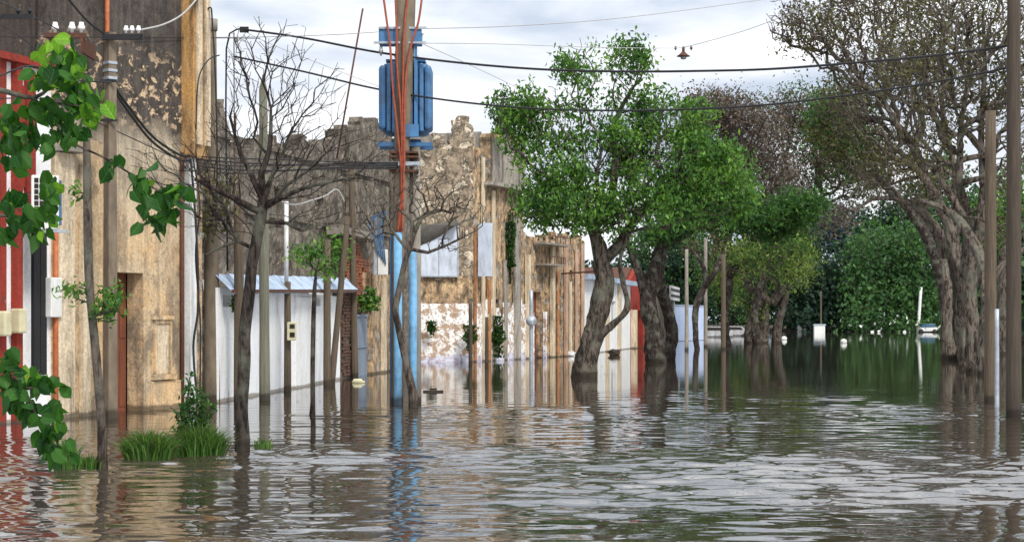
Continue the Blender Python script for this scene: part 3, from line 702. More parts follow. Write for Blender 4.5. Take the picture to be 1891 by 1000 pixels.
A = P(873, 590, 82.5); B = G(1076, 655.5)
fc = Fac(A, B, 'ruined_street_front', T('long ruined tan street front with broken tower and streaked pilasters', 'ruin')); U = fc.u
top = profile([fc.uz(px, py) for px, py in ((873, 226), (876, 300), (880, 283), (892, 281), (894, 335), (904, 335), (906, 256), (925, 252), (945, 256), (964, 262), (965.5, 438), (990, 442), (1030, 436), (1076, 438))])
hs = [(U(883), U(886.5), 3.2, 6.6), (U(958), U(963), 4.4, 6.4), (U(935), U(940), .3, 2.6), (U(985), U(1000), -.7, fc.z(992, 536)), (U(1005), U(1011), fc.z(1008, 610), fc.z(1008, 540)), (U(1030), U(1036), fc.z(1033, 600), fc.z(1033, 520)), (U(1052), U(1057), fc.z(1054, 600), fc.z(1054, 500)), (U(912), U(921), 0.2, 3.0)]
ht = hole_test(hs)
gridwall(seg(0, fc.L, .22, [x for h in hs for x in h[:2]]), seg(-.7, 12.4, .22), lambda u, z: z < top(u) + .55 * noise.noise(Vector((u * 1.5, z * .6, 1))) and ht(u, z), 0, .5, .04, 9).build('wall', M['ruin_tan'], fc.root)
MB().box(hs[3][0], hs[3][1], .3, .36, -.7, hs[3][3]).build('door', M['door'], fc.root)
for h in hs[:3] + hs[4:]: MB().box(h[0], h[1], .42, .46, h[2] - .1, h[3] + .1).build('window', M['dark'], fc.root)  # dark sheets paint the indoor shade behind the empty openings
dado = profile([(0, 2.5), (2, 3.0), (4, 2.2), (6, 2.9), (9, 2.4), (12, 1.6)])
gridwall(frange(U(876), U(984), .2), frange(-.7, 3.4, .2), lambda u, z: z < dado(u) + .5 * noise.noise(Vector((u * 1.7, z, 4))), -.09, -.05, .012, 14).build('dado', M['flake'], fc.root)
r = random.Random(4)
bands = [(874, 876, 420, 'ruin_rust'), (887, 892, 290, 'cream'), (897, 902, 430, 'ruin_rust'), (906, 911, 352, 'cream'), (928, 934, 480, 'ruin_grey'), (946, 957, 400, 'ruin_grey'),
         (968, 973, 470, 'cream'), (1001, 1003.5, 575, 'flake'), (1014, 1019, 445, 'cream'), (1026, 1029, 500, 'ruin_rust'), (1040, 1044, 445, 'rosy'), (1049, 1052, 520, 'cream'), (1060, 1064, 460, 'rosy'), (1071, 1076, 440, 'rosy')]
for a, b_, py, mt in bands:
    pr_ = .1 + .14 * r.random(); z1 = min(fc.z((a + b_) / 2, py), top(U((a + b_) / 2)) - .2)
    MB().box(U(a), U(b_), -pr_, -.045, -.7, z1).build('pilaster', M[mt], fc.root)
for a, b_ in ((893, 896), (903.4, 905.6), (926.5, 927.7), (934.5, 937.5), (944.5, 947.5), (957.5, 959.6), (973.5, 975.6)):
    MB().box(U(a), U(b_), -.085, -.045, -.7, 2.2 + r.random() * .8).build('plinth', M['flake'], fc.root)
zt = fc.z(935, 350)
MB().box(U(889), U(967), -.55, -.06, zt, zt + .16).build('cornice', M['ruin_grey'], fc.root)
MB().box(U(906), U(965) , -.13, -.045, zt + .17, fc.z(935, 262)).build('tower_face', M['ruin_grey'], fc.root)
for a, b_, py in ((984, 1032, 447), (988, 1022, 486)):
    z_ = fc.z(a, py); bb = MB().box(U(a), U(b_), -.7, -.06, z_ - .1, z_).build('balcony', M['concrete'], fc.root)
    mb = MB()
    for q in range(6): x = U(a) + (U(b_) - U(a)) * q / 5; mb.box(x - .015, x + .015, -.68, -.65, z_ + .003, z_ + .35)
    mb.box(U(a), U(b_), -.69, -.64, z_ + .352, z_ + .39); mb.build('railing', M['rust'], bb)
u_ = U(858); 
MB().box(U(874), U(877), -.9, -.25, fc.z(875, 510), fc.z(875, 412)).build('signboard', M['board'], fc.root)
MB().box(fc.L - .4, fc.L - .003, .51, 8, -.7, 6.3).build('wall', M['rosy'], fc.root)
MB().box(0, fc.L, 7.6, 8.0, -.7, 6.0).build('wall', M['ruin'], fc.root)
MB().box(U(963), U(964.6), .51, 5, 4, 11.2).box(U(905.6), U(907), .51, 5, 4, 11.2).build('wall', M['ruin_grey'], fc.root)
MB().tube([fc_ for fc_ in ((U(1033), -.1, fc.z(1033, 505)), (U(1030), -2.6, fc.z(1033, 505) + .12))], .05, 6).build('signpost_arm', M['rust'], fc.root)

# --- white house and red house further on, then the pale blue wall
fc = Fac(G(1078, 654), G(1164, 643), 'white_house', T('white house with pale blue roof seen behind the big leaning trunk', 'house')); U = fc.u
H = fc.z(1110, 520)
hs = [(U(1128), U(1137), 1.2, 3.2)]
gridwall(seg(0, fc.L, 1.4, hs[0][:2]), seg(-.7, H, 1.2, hs[0][2:]), hole_test(hs), 0, .3).build('wall', M['whitehouse'], fc.root)
window(fc, *hs[0], bars=1, rails=1); shell(fc, 0, fc.L, H, 8, 'whitehouse')
MB().box(-.1, fc.L, -.5, 8, H + .003, H + .3).build('roof', M['tin'], fc.root)
for q in range(3): MB().box(U(1096 + q * 22), U(1100 + q * 22), -.14, -.003, -.7, H - .1).build('pilaster', M['cream'], fc.root)
fc = Fac(G(1164.5, 643), G(1200, 639), 'red_front_house', T('bright red gabled front with dark box beside the dark tree trunk', 'house')); U = fc.u
z0, z1, z2 = fc.z(1165, 518), fc.z(1174, 497), fc.z(1199, 535)
hs = [(U(1171), U(1177), -.7, fc.z(1175, 575)), (U(1184), U(1190), -.7, fc.z(1187, 575))]
MB().prism([(0, -.7), (fc.L, -.7), (fc.L, z2), (U(1174), z1), (0, z0)], 0, .3).build('wall', M['red'], fc.root)
for a, b_ in ((1165, 1168), (1178, 1182), (1193, 1197)): MB().box(U(a), U(b_), -.35, -.003, -.7, fc.z(1175, 572)).build('pilaster', M['cream' if a == 1165 else 'red'], fc.root)
for h in hs: MB().box(h[0], h[1], -.05, -.003, h[2], h[3]).build('door', M['door'], fc.root)
MB().box(U(1168), U(1198), -.5, -.36, fc.z(1175, 572), fc.z(1175, 560)).build('lintel', M['red'], fc.root)
u_, z_ = fc.uz(1183, 545); MB().box(u_ - .4, u_ + .5, -.4, -.003, z_ - .45, z_ + .35).build('wall_box', M['black'], fc.root)
MB().prism([(-.2, z0 - .1), (U(1174), z1 - .1), (fc.L + .2, z2 - .1), (fc.L + .2, z2 + .12), (U(1174), z1 + .15), (-.2, z0 + .12)], .31, 9).build('roof', M['rust'], fc.root)
MB().box(0, .3, .31, 9, -.7, z0 - .15).box(fc.L - .3, fc.L, .31, 9, -.7, z2 - .2).build('wall', M['whitehouse'], fc.root)
fc = Fac(P(1200, 590, 131), P(1246, 590, 158), 'dark_shed', T('dark shed half hidden behind the dark leaning tree', 'shed')); U = fc.u
MB().box(0, fc.L, 0, 5, -.7, 4.6).build('wall', M['ruin_dark'], fc.root)
MB().box(-.2, fc.L + .2, -.4, 5.2, 4.603, 4.8).build('roof', M['rust'], fc.root)
u_, z_ = fc.uz(1232, 541)
s_ = MB().box(U(1226), U(1243), -.6, -.45, z_ - .6, z_ + .6).build('signboard', M['plastic'], fc.root)
for k in range(2): MB().box(U(1226) + .05, U(1243) - .05, -.62, -.602, z_ - .35 + k * .5, z_ - .12 + k * .5).build('stripe', M['black'], s_)
MB().tube([(U(1234), -.5, -.7), (U(1234), -.5, z_ - .6)], .06, 6).build('sign_post', M['galv'], fc.root)
fc = Fac(P(1246.5, 590, 160), P(1303, 590, 171), 'pale_blue_wall', T('plain pale blue wall end beyond the red house behind grey poles', 'wall')); U = fc.u
gridwall(frange(0, fc.L, 1), frange(-.7, fc.z(1275, 565), 1), lambda u, z: True, 0, .3).build('wall', M['bluewall'], fc.root)
MB().box(-.05, fc.L + .05, -.05, .35, fc.z(1275, 565) + .003, fc.z(1275, 565) + .12).build('coping', M['tin'], fc.root)
MB().box(fc.L - .3, fc.L, .31, 9, -.7, 2.9).build('wall', M['bluewall'], fc.root)

# ================================================================ poles
def pole(name, label, base, topz, r0, r1, mat, topxy=None, group='poles standing in the flooded street', rough=0, square=False, parts=True, cap=False):
    root = empty(name, (base.x, base.y, 0), T(label, 'pole', group))
    tx = topxy or (base.x, base.y); k = 7; pts = []; rs = []
    for i in range(k + 1):
        t = i / k; zz = -.75 + (topz + .75) * t
        pts.append(Vector(((tx[0] - base.x) * max(0, zz) / topz, (tx[1] - base.y) * max(0, zz) / topz, zz))); rs.append(r0 + (r1 - r0) * t)
    mb = MB().tube(pts, rs, 4 if square else 12, rough=rough); mb.build('shaft', M[mat], root, not square)
    if cap: MB().tube([(pts[-1].x, pts[-1].y, topz - .25), (pts[-1].x, pts[-1].y, topz + .03)], r1 * 1.25, 12).build('collar', M['concrete'], root, True)
    return root
def insulators(root, pts, r=.05, h=.16, mat='porcelain', name='insulator'):
    for p in pts:
        p = Vector(p); MB().tube([p, p + Vector((0, 0, h * .3)), p + Vector((0, 0, h * .35)), p + Vector((0, 0, h * .6)), p + Vector((0, 0, h * .65)), p + Vector((0, 0, h))], [r * .5, r * .5, r, r, r * .8, r * .6], 10).build(name, M[mat], root, True)
def zat(py, d): return CH + (HY - py) / F * d

b0 = G(203.5, 771); d0 = b0.y
pl = pole('utility_pole', 'square grey pole with white insulator rack in front of yellow doorway', b0, zat(60, d0), .155, .125, 'concrete_brown', square=True)
xc = lambda px, d=d0: (px - 203.5) / F * d
MB().box(xc(192), xc(268), -.2, -.12, zat(76, d0), zat(66, d0)).build('crossarm', M['black'], pl)
insulators(pl, [(xc(a), -.16, zat(64, d0)) for a in (236, 247, 259)], .055, .15)
MB().box(xc(188), xc(218), -.17, -.13, zat(154, d0), zat(149, d0)).build('clamp', M['black'], pl)
MB().box(xc(188), xc(219), -.17, -.13, zat(226, d0), zat(221, d0)).build('clamp', M['black'], pl)
for py in (119, 133, 147): MB().tube([(0, 0, zat(py, d0)), (0, 0, zat(py - 5, d0))], .148, 4).build('band', M['galv'], pl)
b0 = G(390, 742); pole('round_concrete_pole', 'thick round concrete pole between yellow building and white shed', b0, zat(38, b0.y), .225, .125, 'concrete_brown', cap=True)
b0 = G(441, 741); pole('wooden_pole', 'brown wooden pole directly behind the bare tree trunk', b0, zat(372, b0.y), .13, .11, 'pole_wood', rough=.1)
b0 = G(489, 738); pl = pole('wooden_pole', 'tall grey green wooden pole with pointed top right of bare tree', b0, zat(165, b0.y), .14, .10, 'pole_grey', (b0.x - .04, b0.y), rough=.15)
MB().tube([(-.04, 0, zat(165, b0.y)), (-.04, 0, zat(138, b0.y))], [.10, .02], 8).build('pointed_top', M['pole_grey'], pl)
b0 = G(531, 722); d0 = b0.y; pl = pole('service_pole', 'slim pole with white conduit and pale yellow meter box before white shed', b0, zat(520, d0), .11, .09, 'pole_wood')
MB().tube([(-.03, -.02, zat(520, d0)), (-.03, -.02, zat(372, d0))], .06, 8).build('conduit', M['plastic'], pl, True)
mbx = MB().box(.02, .26, -.3, -.1, zat(628, d0), zat(594, d0), .03).build('meter_box', M['beige'], pl)
MB().box(.1, .24, -.312, -.302, zat(606, d0), zat(598, d0)).build('dial', M['dark'], mbx); MB().box(.1, .24, -.312, -.302, zat(622, d0), zat(613, d0)).build('dial', M['dark'], mbx)
b0 = G(604, 711); pole('wooden_pole', 'straight brown pole in front of the tin roof end, left of a leaning one', b0, zat(442, b0.y), .125, .10, 'pole_wood', rough=.15)
b0 = G(612, 709); pole('wooden_pole', 'brown pole leaning right across the tin roof end', b0, zat(400, b0.y), .11, .09, 'pole_wood', (b0.x + .5, b0.y), rough=.15)
b0 = G(655, 697); pole('wooden_pole', 'plain brown pole just left of the blue gate', b0, zat(300, b0.y), .13, .10, 'pole_wood', (b0.x - .12, b0.y), rough=.1)
b0 = G(869, 672); pole('wooden_post', 'short dark post in front of the flaking white wall with ivy', b0, zat(560, b0.y), .10, .08, 'pole_dark')
b0 = G(899, 675); pole('wooden_post', 'thin dark post in front of the ruined street front', b0, zat(585, b0.y), .09, .07, 'pole_dark')
b0 = G(981, 668); pl = pole('service_pole', 'grey post with round meter beside the ruin doorway', b0, zat(535, b0.y), .10, .09, 'galv')
MB().tube([(0, -.1, zat(592, b0.y)), (0, -.22, zat(592, b0.y))], .26, 14).build('meter', M['galv'], pl, True)
b0 = G(1268, 646); pole('concrete_pole', 'pale thin pole standing before the pale blue wall', b0, zat(460, b0.y), .14, .11, 'concrete')
b0 = G(1303, 640); pole('concrete_pole', 'pale thin pole at the right end of the pale blue wall', b0, zat(440, b0.y), .15, .12, 'concrete')
b0 = G(1336, 645); pole('wooden_pole', 'dark brown pole standing right of the pale blue wall', b0, zat(470, b0.y), .17, .14, 'pole_wood')
b0 = G(1516, 613); pole('thin_post', 'thin rusty post in the water before the dark far trees', b0, zat(537, b0.y), .16, .12, 'pole_wood')
b0 = G(1695, 613); pole('white_post', 'leaning white post in front of the far green trees', b0, zat(530, b0.y), .28, .24, 'plastic', (b0.x + .5, b0.y), group='poles standing in the flooded street')
# right side poles
b0 = G(1829, 742); d0 = b0.y; pl = pole('wooden_pole', 'thick brown wooden pole among the trunks at right', b0, zat(205, d0), .155, .13, 'pole_wood', rough=.1)
b0 = G(1841, 752); pole('metal_post', 'slim grey metal post left of the dark pole at the right edge', b0, zat(570, b0.y), .055, .05, 'galv')
RP = G(1872, 769); pl = pole('utility_pole', 'dark wooden pole rising past the picture top near the right edge', RP, 9.8, .165, .135, 'pole_dark', rough=.08)
MB().box(-.5, .5, -.2, -.12, 8.9, 9.0).build('crossarm', M['rust'], pl); insulators(pl, [(-.4, -.16, 9.0), (.4, -.16, 9.0)])

# --- transformer pole
TP = G(737, 745); d0 = TP.y; X = lambda px: (px - 737) / F * d0; Z = lambda py: zat(py, d0)
tp = empty('transformer_pole', (TP.x, TP.y, 0), T('pole with sky blue lower half, red conduits and steel crossarm carrying the transformer', 'pole'))
MB().tube([(X(736), -.24, -.75), (X(736), -.24, Z(430))], .098, 14).build('painted_pipe', M['skyblue'], tp, True)
MB().tube([(X(733), 0, -.75), (X(736), 0, Z(432)), (X(745), 0, Z(200)), (X(752), 0, 11.2)], [.14, .15, .21, .25], 16).build('shaft', M['concrete_brown'], tp, True)
MB().tube([(X(724), .12, -.75), (X(724), .12, Z(430))], .06, 8).build('conduit', M['tankdark'], tp, True)
MB().tube([(X(762), .1, -.75), (X(762), .1, Z(460))], .098, 14).build('painted_pipe', M['skyblue'], tp, True)
MB().tube([(X(767), .4, -.75), (X(764), .4, Z(262))], [.13, .13], 14).build('rear_shaft', M['concrete'], tp, True)
for k, pp in enumerate(([(707, -20), (716, 45), (722, 90), (727, 170), (736, 250), (743, 330), (738, 400), (736, 432)],
                        [(731, -20), (734, 60), (735, 130), (741, 200), (744, 300), (741, 430)],
                        [(757, -20), (748, 60), (746, 140), (745, 230), (747, 330), (736, 431)],
                        [(783, -20), (774, 45), (760, 90), (750, 160), (748, 300), (744, 428)])):
    MB().tube(spline([(X(a), -.26 - .02 * k, Z(c)) for a, c in pp], 6), .026, 6).build('cable_conduit', M['redpipe'], tp, True)
MB().box(X(676), X(776), -.24, -.17, Z(307), Z(300)).build('crossarm', M['galv'], tp)
MB().box(X(697), X(797), -.05, .12, Z(270), Z(263)).box(X(697), X(797), .75, .9, Z(270), Z(263)).build('platform_beam', M['blue'], tp)
for py in (284, 292, 318): MB().box(X(722), X(772), -.2, .5, Z(py), Z(py) + .045).build('bracket', M['rust'], tp)
MB().box(X(700), X(779), -.16, .3, Z(83), Z(54), .02).build('crossbeam', M['blue2'], tp)
MB().box(X(691), X(788), -.2, -.163, Z(83), Z(79)).box(X(700), X(788), -.2, -.163, Z(56), Z(52)).build('steel_angle', M['galv'], tp)
insulators(tp, [(X(704), -.1, Z(104))], .055, .22, 'glass')
insulators(tp, [(X(780), 0, Z(66))], .04, .12)
tr = empty('transformer', (TP.x + X(748), TP.y + .55, Z(262)), T('blue finned transformer tank high on the pole platform', 'transformer'))
zb = .1; zt = Z(112) - Z(262)
MB().box(-.56, .56, -.36, .36, zb + .1, zt, .14).build('tank', M['tankdark'], tr)
MB().box(-.47, .47, -.37, .37, zt + .003, zt + .06).build('lid', M['blue'], tr)
MB().box(-.35, .35, -.25, .25, .003, zb - .003).build('skid', M['blue'], tr)
for s_ in (-1, 1):
    for k in range(3):
        x = s_ * (.14 + k * .125); dz_ = (0, 0, .03)[k]
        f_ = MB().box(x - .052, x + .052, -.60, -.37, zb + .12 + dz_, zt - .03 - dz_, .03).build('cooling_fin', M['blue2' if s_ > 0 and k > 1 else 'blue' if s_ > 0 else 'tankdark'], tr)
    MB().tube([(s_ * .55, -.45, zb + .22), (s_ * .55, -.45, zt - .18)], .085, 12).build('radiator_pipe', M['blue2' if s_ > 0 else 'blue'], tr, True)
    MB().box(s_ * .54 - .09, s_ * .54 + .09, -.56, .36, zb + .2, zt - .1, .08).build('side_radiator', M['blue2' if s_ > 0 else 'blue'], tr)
insulators(tr, [(-.25, 0, zt + .06), (0, 0, zt + .06), (.25, 0, zt + .06)], .05, .25, 'porcelain', 'bushing')
MB().box(X(755) - .3, X(755) + .1, -.75, -.63, .1, .4).build('valve_box', M['blue2'], tr)
MB().box(X(766) - .15, X(766) - .08, -.66, -.63, .3, 2.3).build('pipe', M['blue2'], tr)

# white service box with blue cables, on the cream wall
p = P(706, 484, 63); sb = empty('service_box', p, T('white service box with tangled blue cables left of transformer pole', 'electrical box'))
MB().box(-.16, .2, -.12, .12, -.46, .46, .02).build('housing', M['plastic'], sb)
MB().box(-.30, -.18, -.1, .1, -.46, .46).build('side_housing', M['galv'], sb)
for k in range(5):
    MB().tube(spline([(-.15 + k * .07, -.16, .3 - k * .1), (-.3 + k * .08, -.2, .9 + k * .1), (-.45 + k * .15, -.15, 1.4 + .1 * k), (.1 - k * .14, -.1, 1.9 - k * .08)], 6), .022, 5).build('blue_cable', M['blue2' if k % 2 else 'blue'], sb, True)

# insulator rack on a bracket fixed to the sooty wall
p = P(122, 66, 35.0); rk = empty('insulator_rack', p, T('rusty bracket with three white insulators on the sooty wall', 'bracket'))
MB().box(-.42, .4, -.05, .05, -.05, .05).build('crossarm', M['rust'], rk); insulators(rk, [(-.22, 0, .05), (.12, 0, .05), (.31, 0, .05)], .075, .22)
MB().box(.3, .36, -.05, 1.0, -.35, -.052).build('brace', M['rust'], rk)
p = P(28, 31, 30); rk = empty('insulator_rack', p, T('small black crossarm with insulators at the top left corner', 'bracket'))
MB().box(-.6, .32, -.04, .04, -.04, .04).build('crossarm', M['black'], rk); insulators(rk, [(-.3, 0, .04), (.05, 0, .04), (.25, 0, .04)], .04, .12, 'black')
MB().tube([(-.3, 0, -.04), (-.3, 0, -4.5)], .04, 8).build('mast', M['black'], rk, True)
# bent service mast above the shed
p = P(424, 590, 43); ms = empty('service_mast', p, T('thin black bent mast carrying the two street cables above the white shed', 'mast')); q = lambda px, py: Vector(((px - 424) / F * 43, 0, (590 - py) / F * 43))
MB().tube([q(420, 500), q(417, 200), q(418, 90), q(424, 62), q(436, 55), q(446, 53)], .022, 6).build('pipe', M['black'], ms, True)
MB().box(q(443, 0).x, q(459, 0).x, -.05, .05, q(0, 60).z, q(0, 50).z).build('clamp', M['black'], ms)
MB().tube([q(433, 500), q(432, 60)], .015, 5).build('stay', M['rust'], ms, True)
# slanting rod
p = P(622, 250, 60); rd = MB().tube([(0, 0, -.8), P(670, 16, 60) - p], .032, 6).build('antenna_rod', M['rust'], None, True, T('long thin slanting rod sticking up behind the bare tree', 'antenna')); rd.location = p

# ================================================================ cables
def cable(label, pts, d0, d1, r=.02, mat='cable', group='overhead cables', sagmid=0, cat='cable'):
    xs = [p[0] for p in pts]; x0, x1 = xs[0], xs[-1]; w_ = []
    for (px, py) in pts:
        t = (px - x0) / (x1 - x0) if x1 != x0 else 0
        d = 1 / ((1 - t) / d0 + t / d1) if abs(d1 - d0) > .01 else d0
        w_.append(P(px, py, d))
    o0 = w_[0]; mb = MB().tube([p - o0 for p in spline(w_, 8)], r, 5)
    o = mb.build('overhead_cable', M[mat], None, True, T(label, cat, group)); o.location = o0; return o
cable('thick upper black cable sagging across the whole street', [(446, 54), (560, 70), (700, 97), (850, 116), (1000, 128), (1150, 132), (1290, 131), (1430, 127), (1600, 114), (1740, 101), (1872, 83)], 43, 36, .028)
cable('thick lower black cable crossing beneath the other street cable', [(432, 104), (560, 132), (700, 165), (850, 188), (1000, 201), (1150, 204), (1290, 201), (1430, 192), (1600, 171), (1740, 149), (1872, 123)], 43, 36, .024)
cable('thin grey wire rising to the upper right from the transformer pole', [(780, 53), (950, 48), (1150, 33), (1390, 2), (1480, -12)], 41, 60, .012, 'wire_grey')
cable('thin grey wire running level left of the transformer crossbeam', [(390, 69), (500, 68), (620, 64), (700, 59)], 43, 41, .010, 'wire_grey')
cable('thin wire passing behind the tree top to the hanging lamp', [(785, 80), (900, 81), (1020, 85), (1120, 88), (1230, 89), (1262, 88)], 41, 62, .010, 'wire_grey')
cable('thin wire rising right of the hanging lamp', [(1262, 88), (1330, 70), (1400, 48), (1500, 8)], 62, 58, .012, 'wire_grey')
cable('thin wire slanting down right from the transformer pole', [(782, 82), (850, 112), (935, 152), (1000, 185)], 41, 80, .010, 'wire_grey')
cable('pale cable curving up from the grey pole to the ochre corner', [(262, 55), (300, 46), (335, 28), (362, 0), (372, -14)], 35, 40, .022, 'wire_grey')
cable('black cable coming down from the top left over the sooty wall', [(118, -12), (140, 15), (165, 42), (192, 62)], 34, 35, .024)
for k in range(2): cable(('upper', 'lower')[k] + ' of two heavy black cables swooping from the grey pole to the ochre corner', [(205, 152 + 6 * k), (240, 200 + 10 * k), (282, 252 + 10 * k), (330, 285 + 9 * k), (352, 287 + 9 * k)], 35.3, 39.6, .03)
cable('black cable along the sooty wall reaching left to the red house', [(0, 140), (60, 122), (130, 146), (203, 152)], 31, 35, .018)
cable('thin wire stretched high across the sooty wall', [(-20, 68), (150, 69), (330, 70), (480, 71)], 33, 43, .010)
cable('black cable looping down the round concrete pole', [(346, 10), (372, 30), (388, 14), (392, 40), (398, 150), (401, 300), (399, 420)], 40, 40, .02)
cable('slack cable hanging from the ochre corner to the round pole', [(362, 240), (366, 150), (384, 112), (405, 102)], 39, 40, .016)
for k in range(5): cable('level bundle cable between ochre corner and transformer pole, ' + ('topmost', 'second from top', 'middle', 'second from bottom', 'lowest')[k] + ' strand', [(350, 288 + 5 * k), (430, 292 + 7 * k), (530, 295 + 5 * k + 4 * (k % 2)), (640, 299 + 3 * k), (735, 300 + 3 * k)], 39.8, 41, .018 + .004 * (k % 2))
cable('coiled loop of pale cable hanging in the bare tree', [(520, 372), (545, 378), (575, 370), (600, 362), (622, 350), (636, 372)], 41, 42, .018, 'wire_grey')
cable('thin wire from the mast down behind the bare branches', [(455, 60), (520, 90), (700, 160)], 43, 50, .008, 'wire_grey')
cable('thin wire crossing the red house from the left edge', [(0, 182), (90, 186), (200, 235), (340, 300)], 31, 39, .012)
cable('upper thin wire fanning out at the top left corner', [(-10, 0), (60, 30), (120, 62)], 29, 35, .012)
cable('lower thin wire fanning out at the top left corner', [(-10, 40), (40, 70), (95, 118), (140, 150)], 29, 34, .010)
cable('slack wire sagging between two brown poles above the white shed', [(441, 378), (480, 396), (531, 400), (604, 442)], 42, 54, .012)
cable('black cable dropping down the white strip left of the round concrete pole', [(352, 292), (362, 420), (366, 560), (357, 640), (364, 735)], 39.4, 39.4, .028)
cable('second thinner black cable wavering down beside the white strip', [(356, 290), (369, 380), (361, 470), (370, 600), (369, 740)], 39.5, 39.5, .018)
# hanging street lamp
p = P(1262, 99, 62); lm = empty('hanging_street_lamp', p, T('small street lamp hanging from a wire over the street', 'street lamp'))
MB().tube([(0, 0, .24), (0, 0, .0)], .05, 8).build('hanger', M['rust'], lm, True); MB().tube([(0, 0, .06), (0, 0, -.04), (0, 0, -.1)], [.06, .16, .25], 14).build('lamp_shade', M['rust'], lm, True)
MB().tube([(0, 0, -.103), (0, 0, -.2)], [.12, .09], 10).build('glass_cover', M['glass'], lm, True)
for s_ in (-1, 1): insulators(lm, [(s_ * .28, 0, .12)], .05, .14, 'rust', 'clamp')

# ================================================================ trees
def TR(pts, rs_):                          # trunk path from photo points at depth d
    return [(tuple(P(a, b, d)), r) for (a, b, d), r in zip(pts, rs_)]
dG = D(696)
# the big green tree
tree('green_street_tree', 'large bright green tree with thick leaning trunk in the middle of the water',
     [TR([(1076, 740, dG), (1078, 697, dG), (1090, 640, dG), (1106, 570, dG), (1116, 520, dG), (1106, 460, dG), (1092, 410, dG - .2), (1078, 375, dG - .4)], [.48, .44, .33, .37, .32, .25, .18, .13]),
      TR([(1108, 490, dG), (1145, 450, dG + .3), (1172, 405, dG + .6), (1205, 370, dG + .7), (1240, 340, dG + 1)], [.2, .19, .16, .13, .1]),
      TR([(1096, 640, dG), (1120, 608, dG - .3), (1150, 582, dG - .4), (1159, 560, dG - .4), (1150, 520, dG - .3), (1145, 480, dG), (1160, 430, dG + .2)], [.16, .13, .12, .11, .09, .07, .05]),
      TR([(1095, 420, dG), (1128, 380, dG), (1136, 300, dG + .2), (1140, 220, dG + .3), (1170, 160, dG + .3)], [.2, .16, .13, .09, .05])],
     [(1150, 285, dG, 115, 75, 2.2, 150), (1035, 310, dG, 80, 70, 1.8, 110), (1250, 300, dG, 105, 70, 2.2, 130), (1335, 315, dG + .5, 60, 55, 1.8, 80), (1000, 380, dG, 55, 45, 1.4, 60),
      (1085, 385, dG - .5, 90, 40, 1.6, 80), (1190, 385, dG - .6, 100, 42, 1.8, 90), (1300, 375, dG, 85, 42, 1.8, 80), (960, 240, dG, 45, 50, 1., 34), (1000, 205, dG, 55, 50, 1.2, 46), (930, 205, dG, 28, 42, .8, 34),
      (1070, 115, dG, 48, 48, 1., 36), (1165, 108, dG, 46, 46, 1., 34), (1150, 185, dG, 45, 40, 1., 9), (1080, 190, dG, 60, 45, 1.2, 15), (1215, 205, dG, 60, 45, 1.4, 44), (1290, 230, dG, 40, 40, 1.2, 26), (1365, 350, dG, 35, 40, 1, 26), (950, 180, dG, 30, 30, .8, 12), (1180, 250, dG, 90, 40, 1.6, 50)],
     M['bark'], M['lf_green'], 11, per=30, spread=.20, size=.19, tip=.011, droop=.6, tgt=1.4, aspect=.42, leaf_frac=1, gap=(.85, -.10))
dK = D(669)
tree('dark_green_tree', 'darker green tree with blackish trunk behind and right of the bright one',
     [TR([(1209, 700, dK), (1211, 669, dK), (1206, 610, dK), (1196, 560, dK), (1208, 510, dK), (1222, 460, dK), (1240, 420, dK)], [.50, .46, .40, .36, .36, .32, .22]),
      TR([(1236, 700, dK + 5), (1236, 660, dK + 5), (1240, 600, dK + 5), (1222, 540, dK + 4), (1216, 500, dK + 1)], [.3, .3, .28, .26, .24]),
      TR([(1200, 570, dK), (1182, 510, dK), (1160, 450, dK), (1140, 420, dK)], [.24, .2, .16, .1]),
      TR([(1225, 450, dK), (1280, 425, dK), (1340, 405, dK), (1400, 395, dK)], [.22, .2, .15, .1])],
     [(1390, 385, dK, 70, 42, 3, 90), (1440, 385, dK, 55, 26, 2, 60), (1320, 400, dK, 80, 30, 3, 60), (1250, 420, dK, 60, 25, 3, 40), (1180, 440, dK, 50, 25, 2, 26), (1480, 382, dK, 40, 20, 2, 60), (1430, 415, dK, 45, 20, 2, 40), (1300, 330, dK + 4, 90, 60, 3, 60)],
     M['bark_dark'], M['lf_dkgreen'], 12, per=34, spread=.30, size=.23, tip=.012, tgt=1.5, gap=(.6, -.14))
b_ = G(1305, 640); dd = b_.y
tree('slanting_bare_tree', 'small dark forked tree leaning over the pale blue wall', [TR([(1288, 660, 118), (1284, 575, 118), (1300, 530, 118), (1303, 505, 118), (1285, 470, 118), (1255, 452, 118)], [.16, .22, .2, .17, .12, .08]), TR([(1303, 530, 118), (1322, 500, 118), (1336, 465, 118)], [.2, .18, .12])],
     [(1270, 445, 118, 35, 25, 2, 30), (1330, 440, 118, 30, 25, 2, 30)], M['bark_dark'], M['lf_olive'], 13, per=4, spread=.3, size=.25, tip=.02)
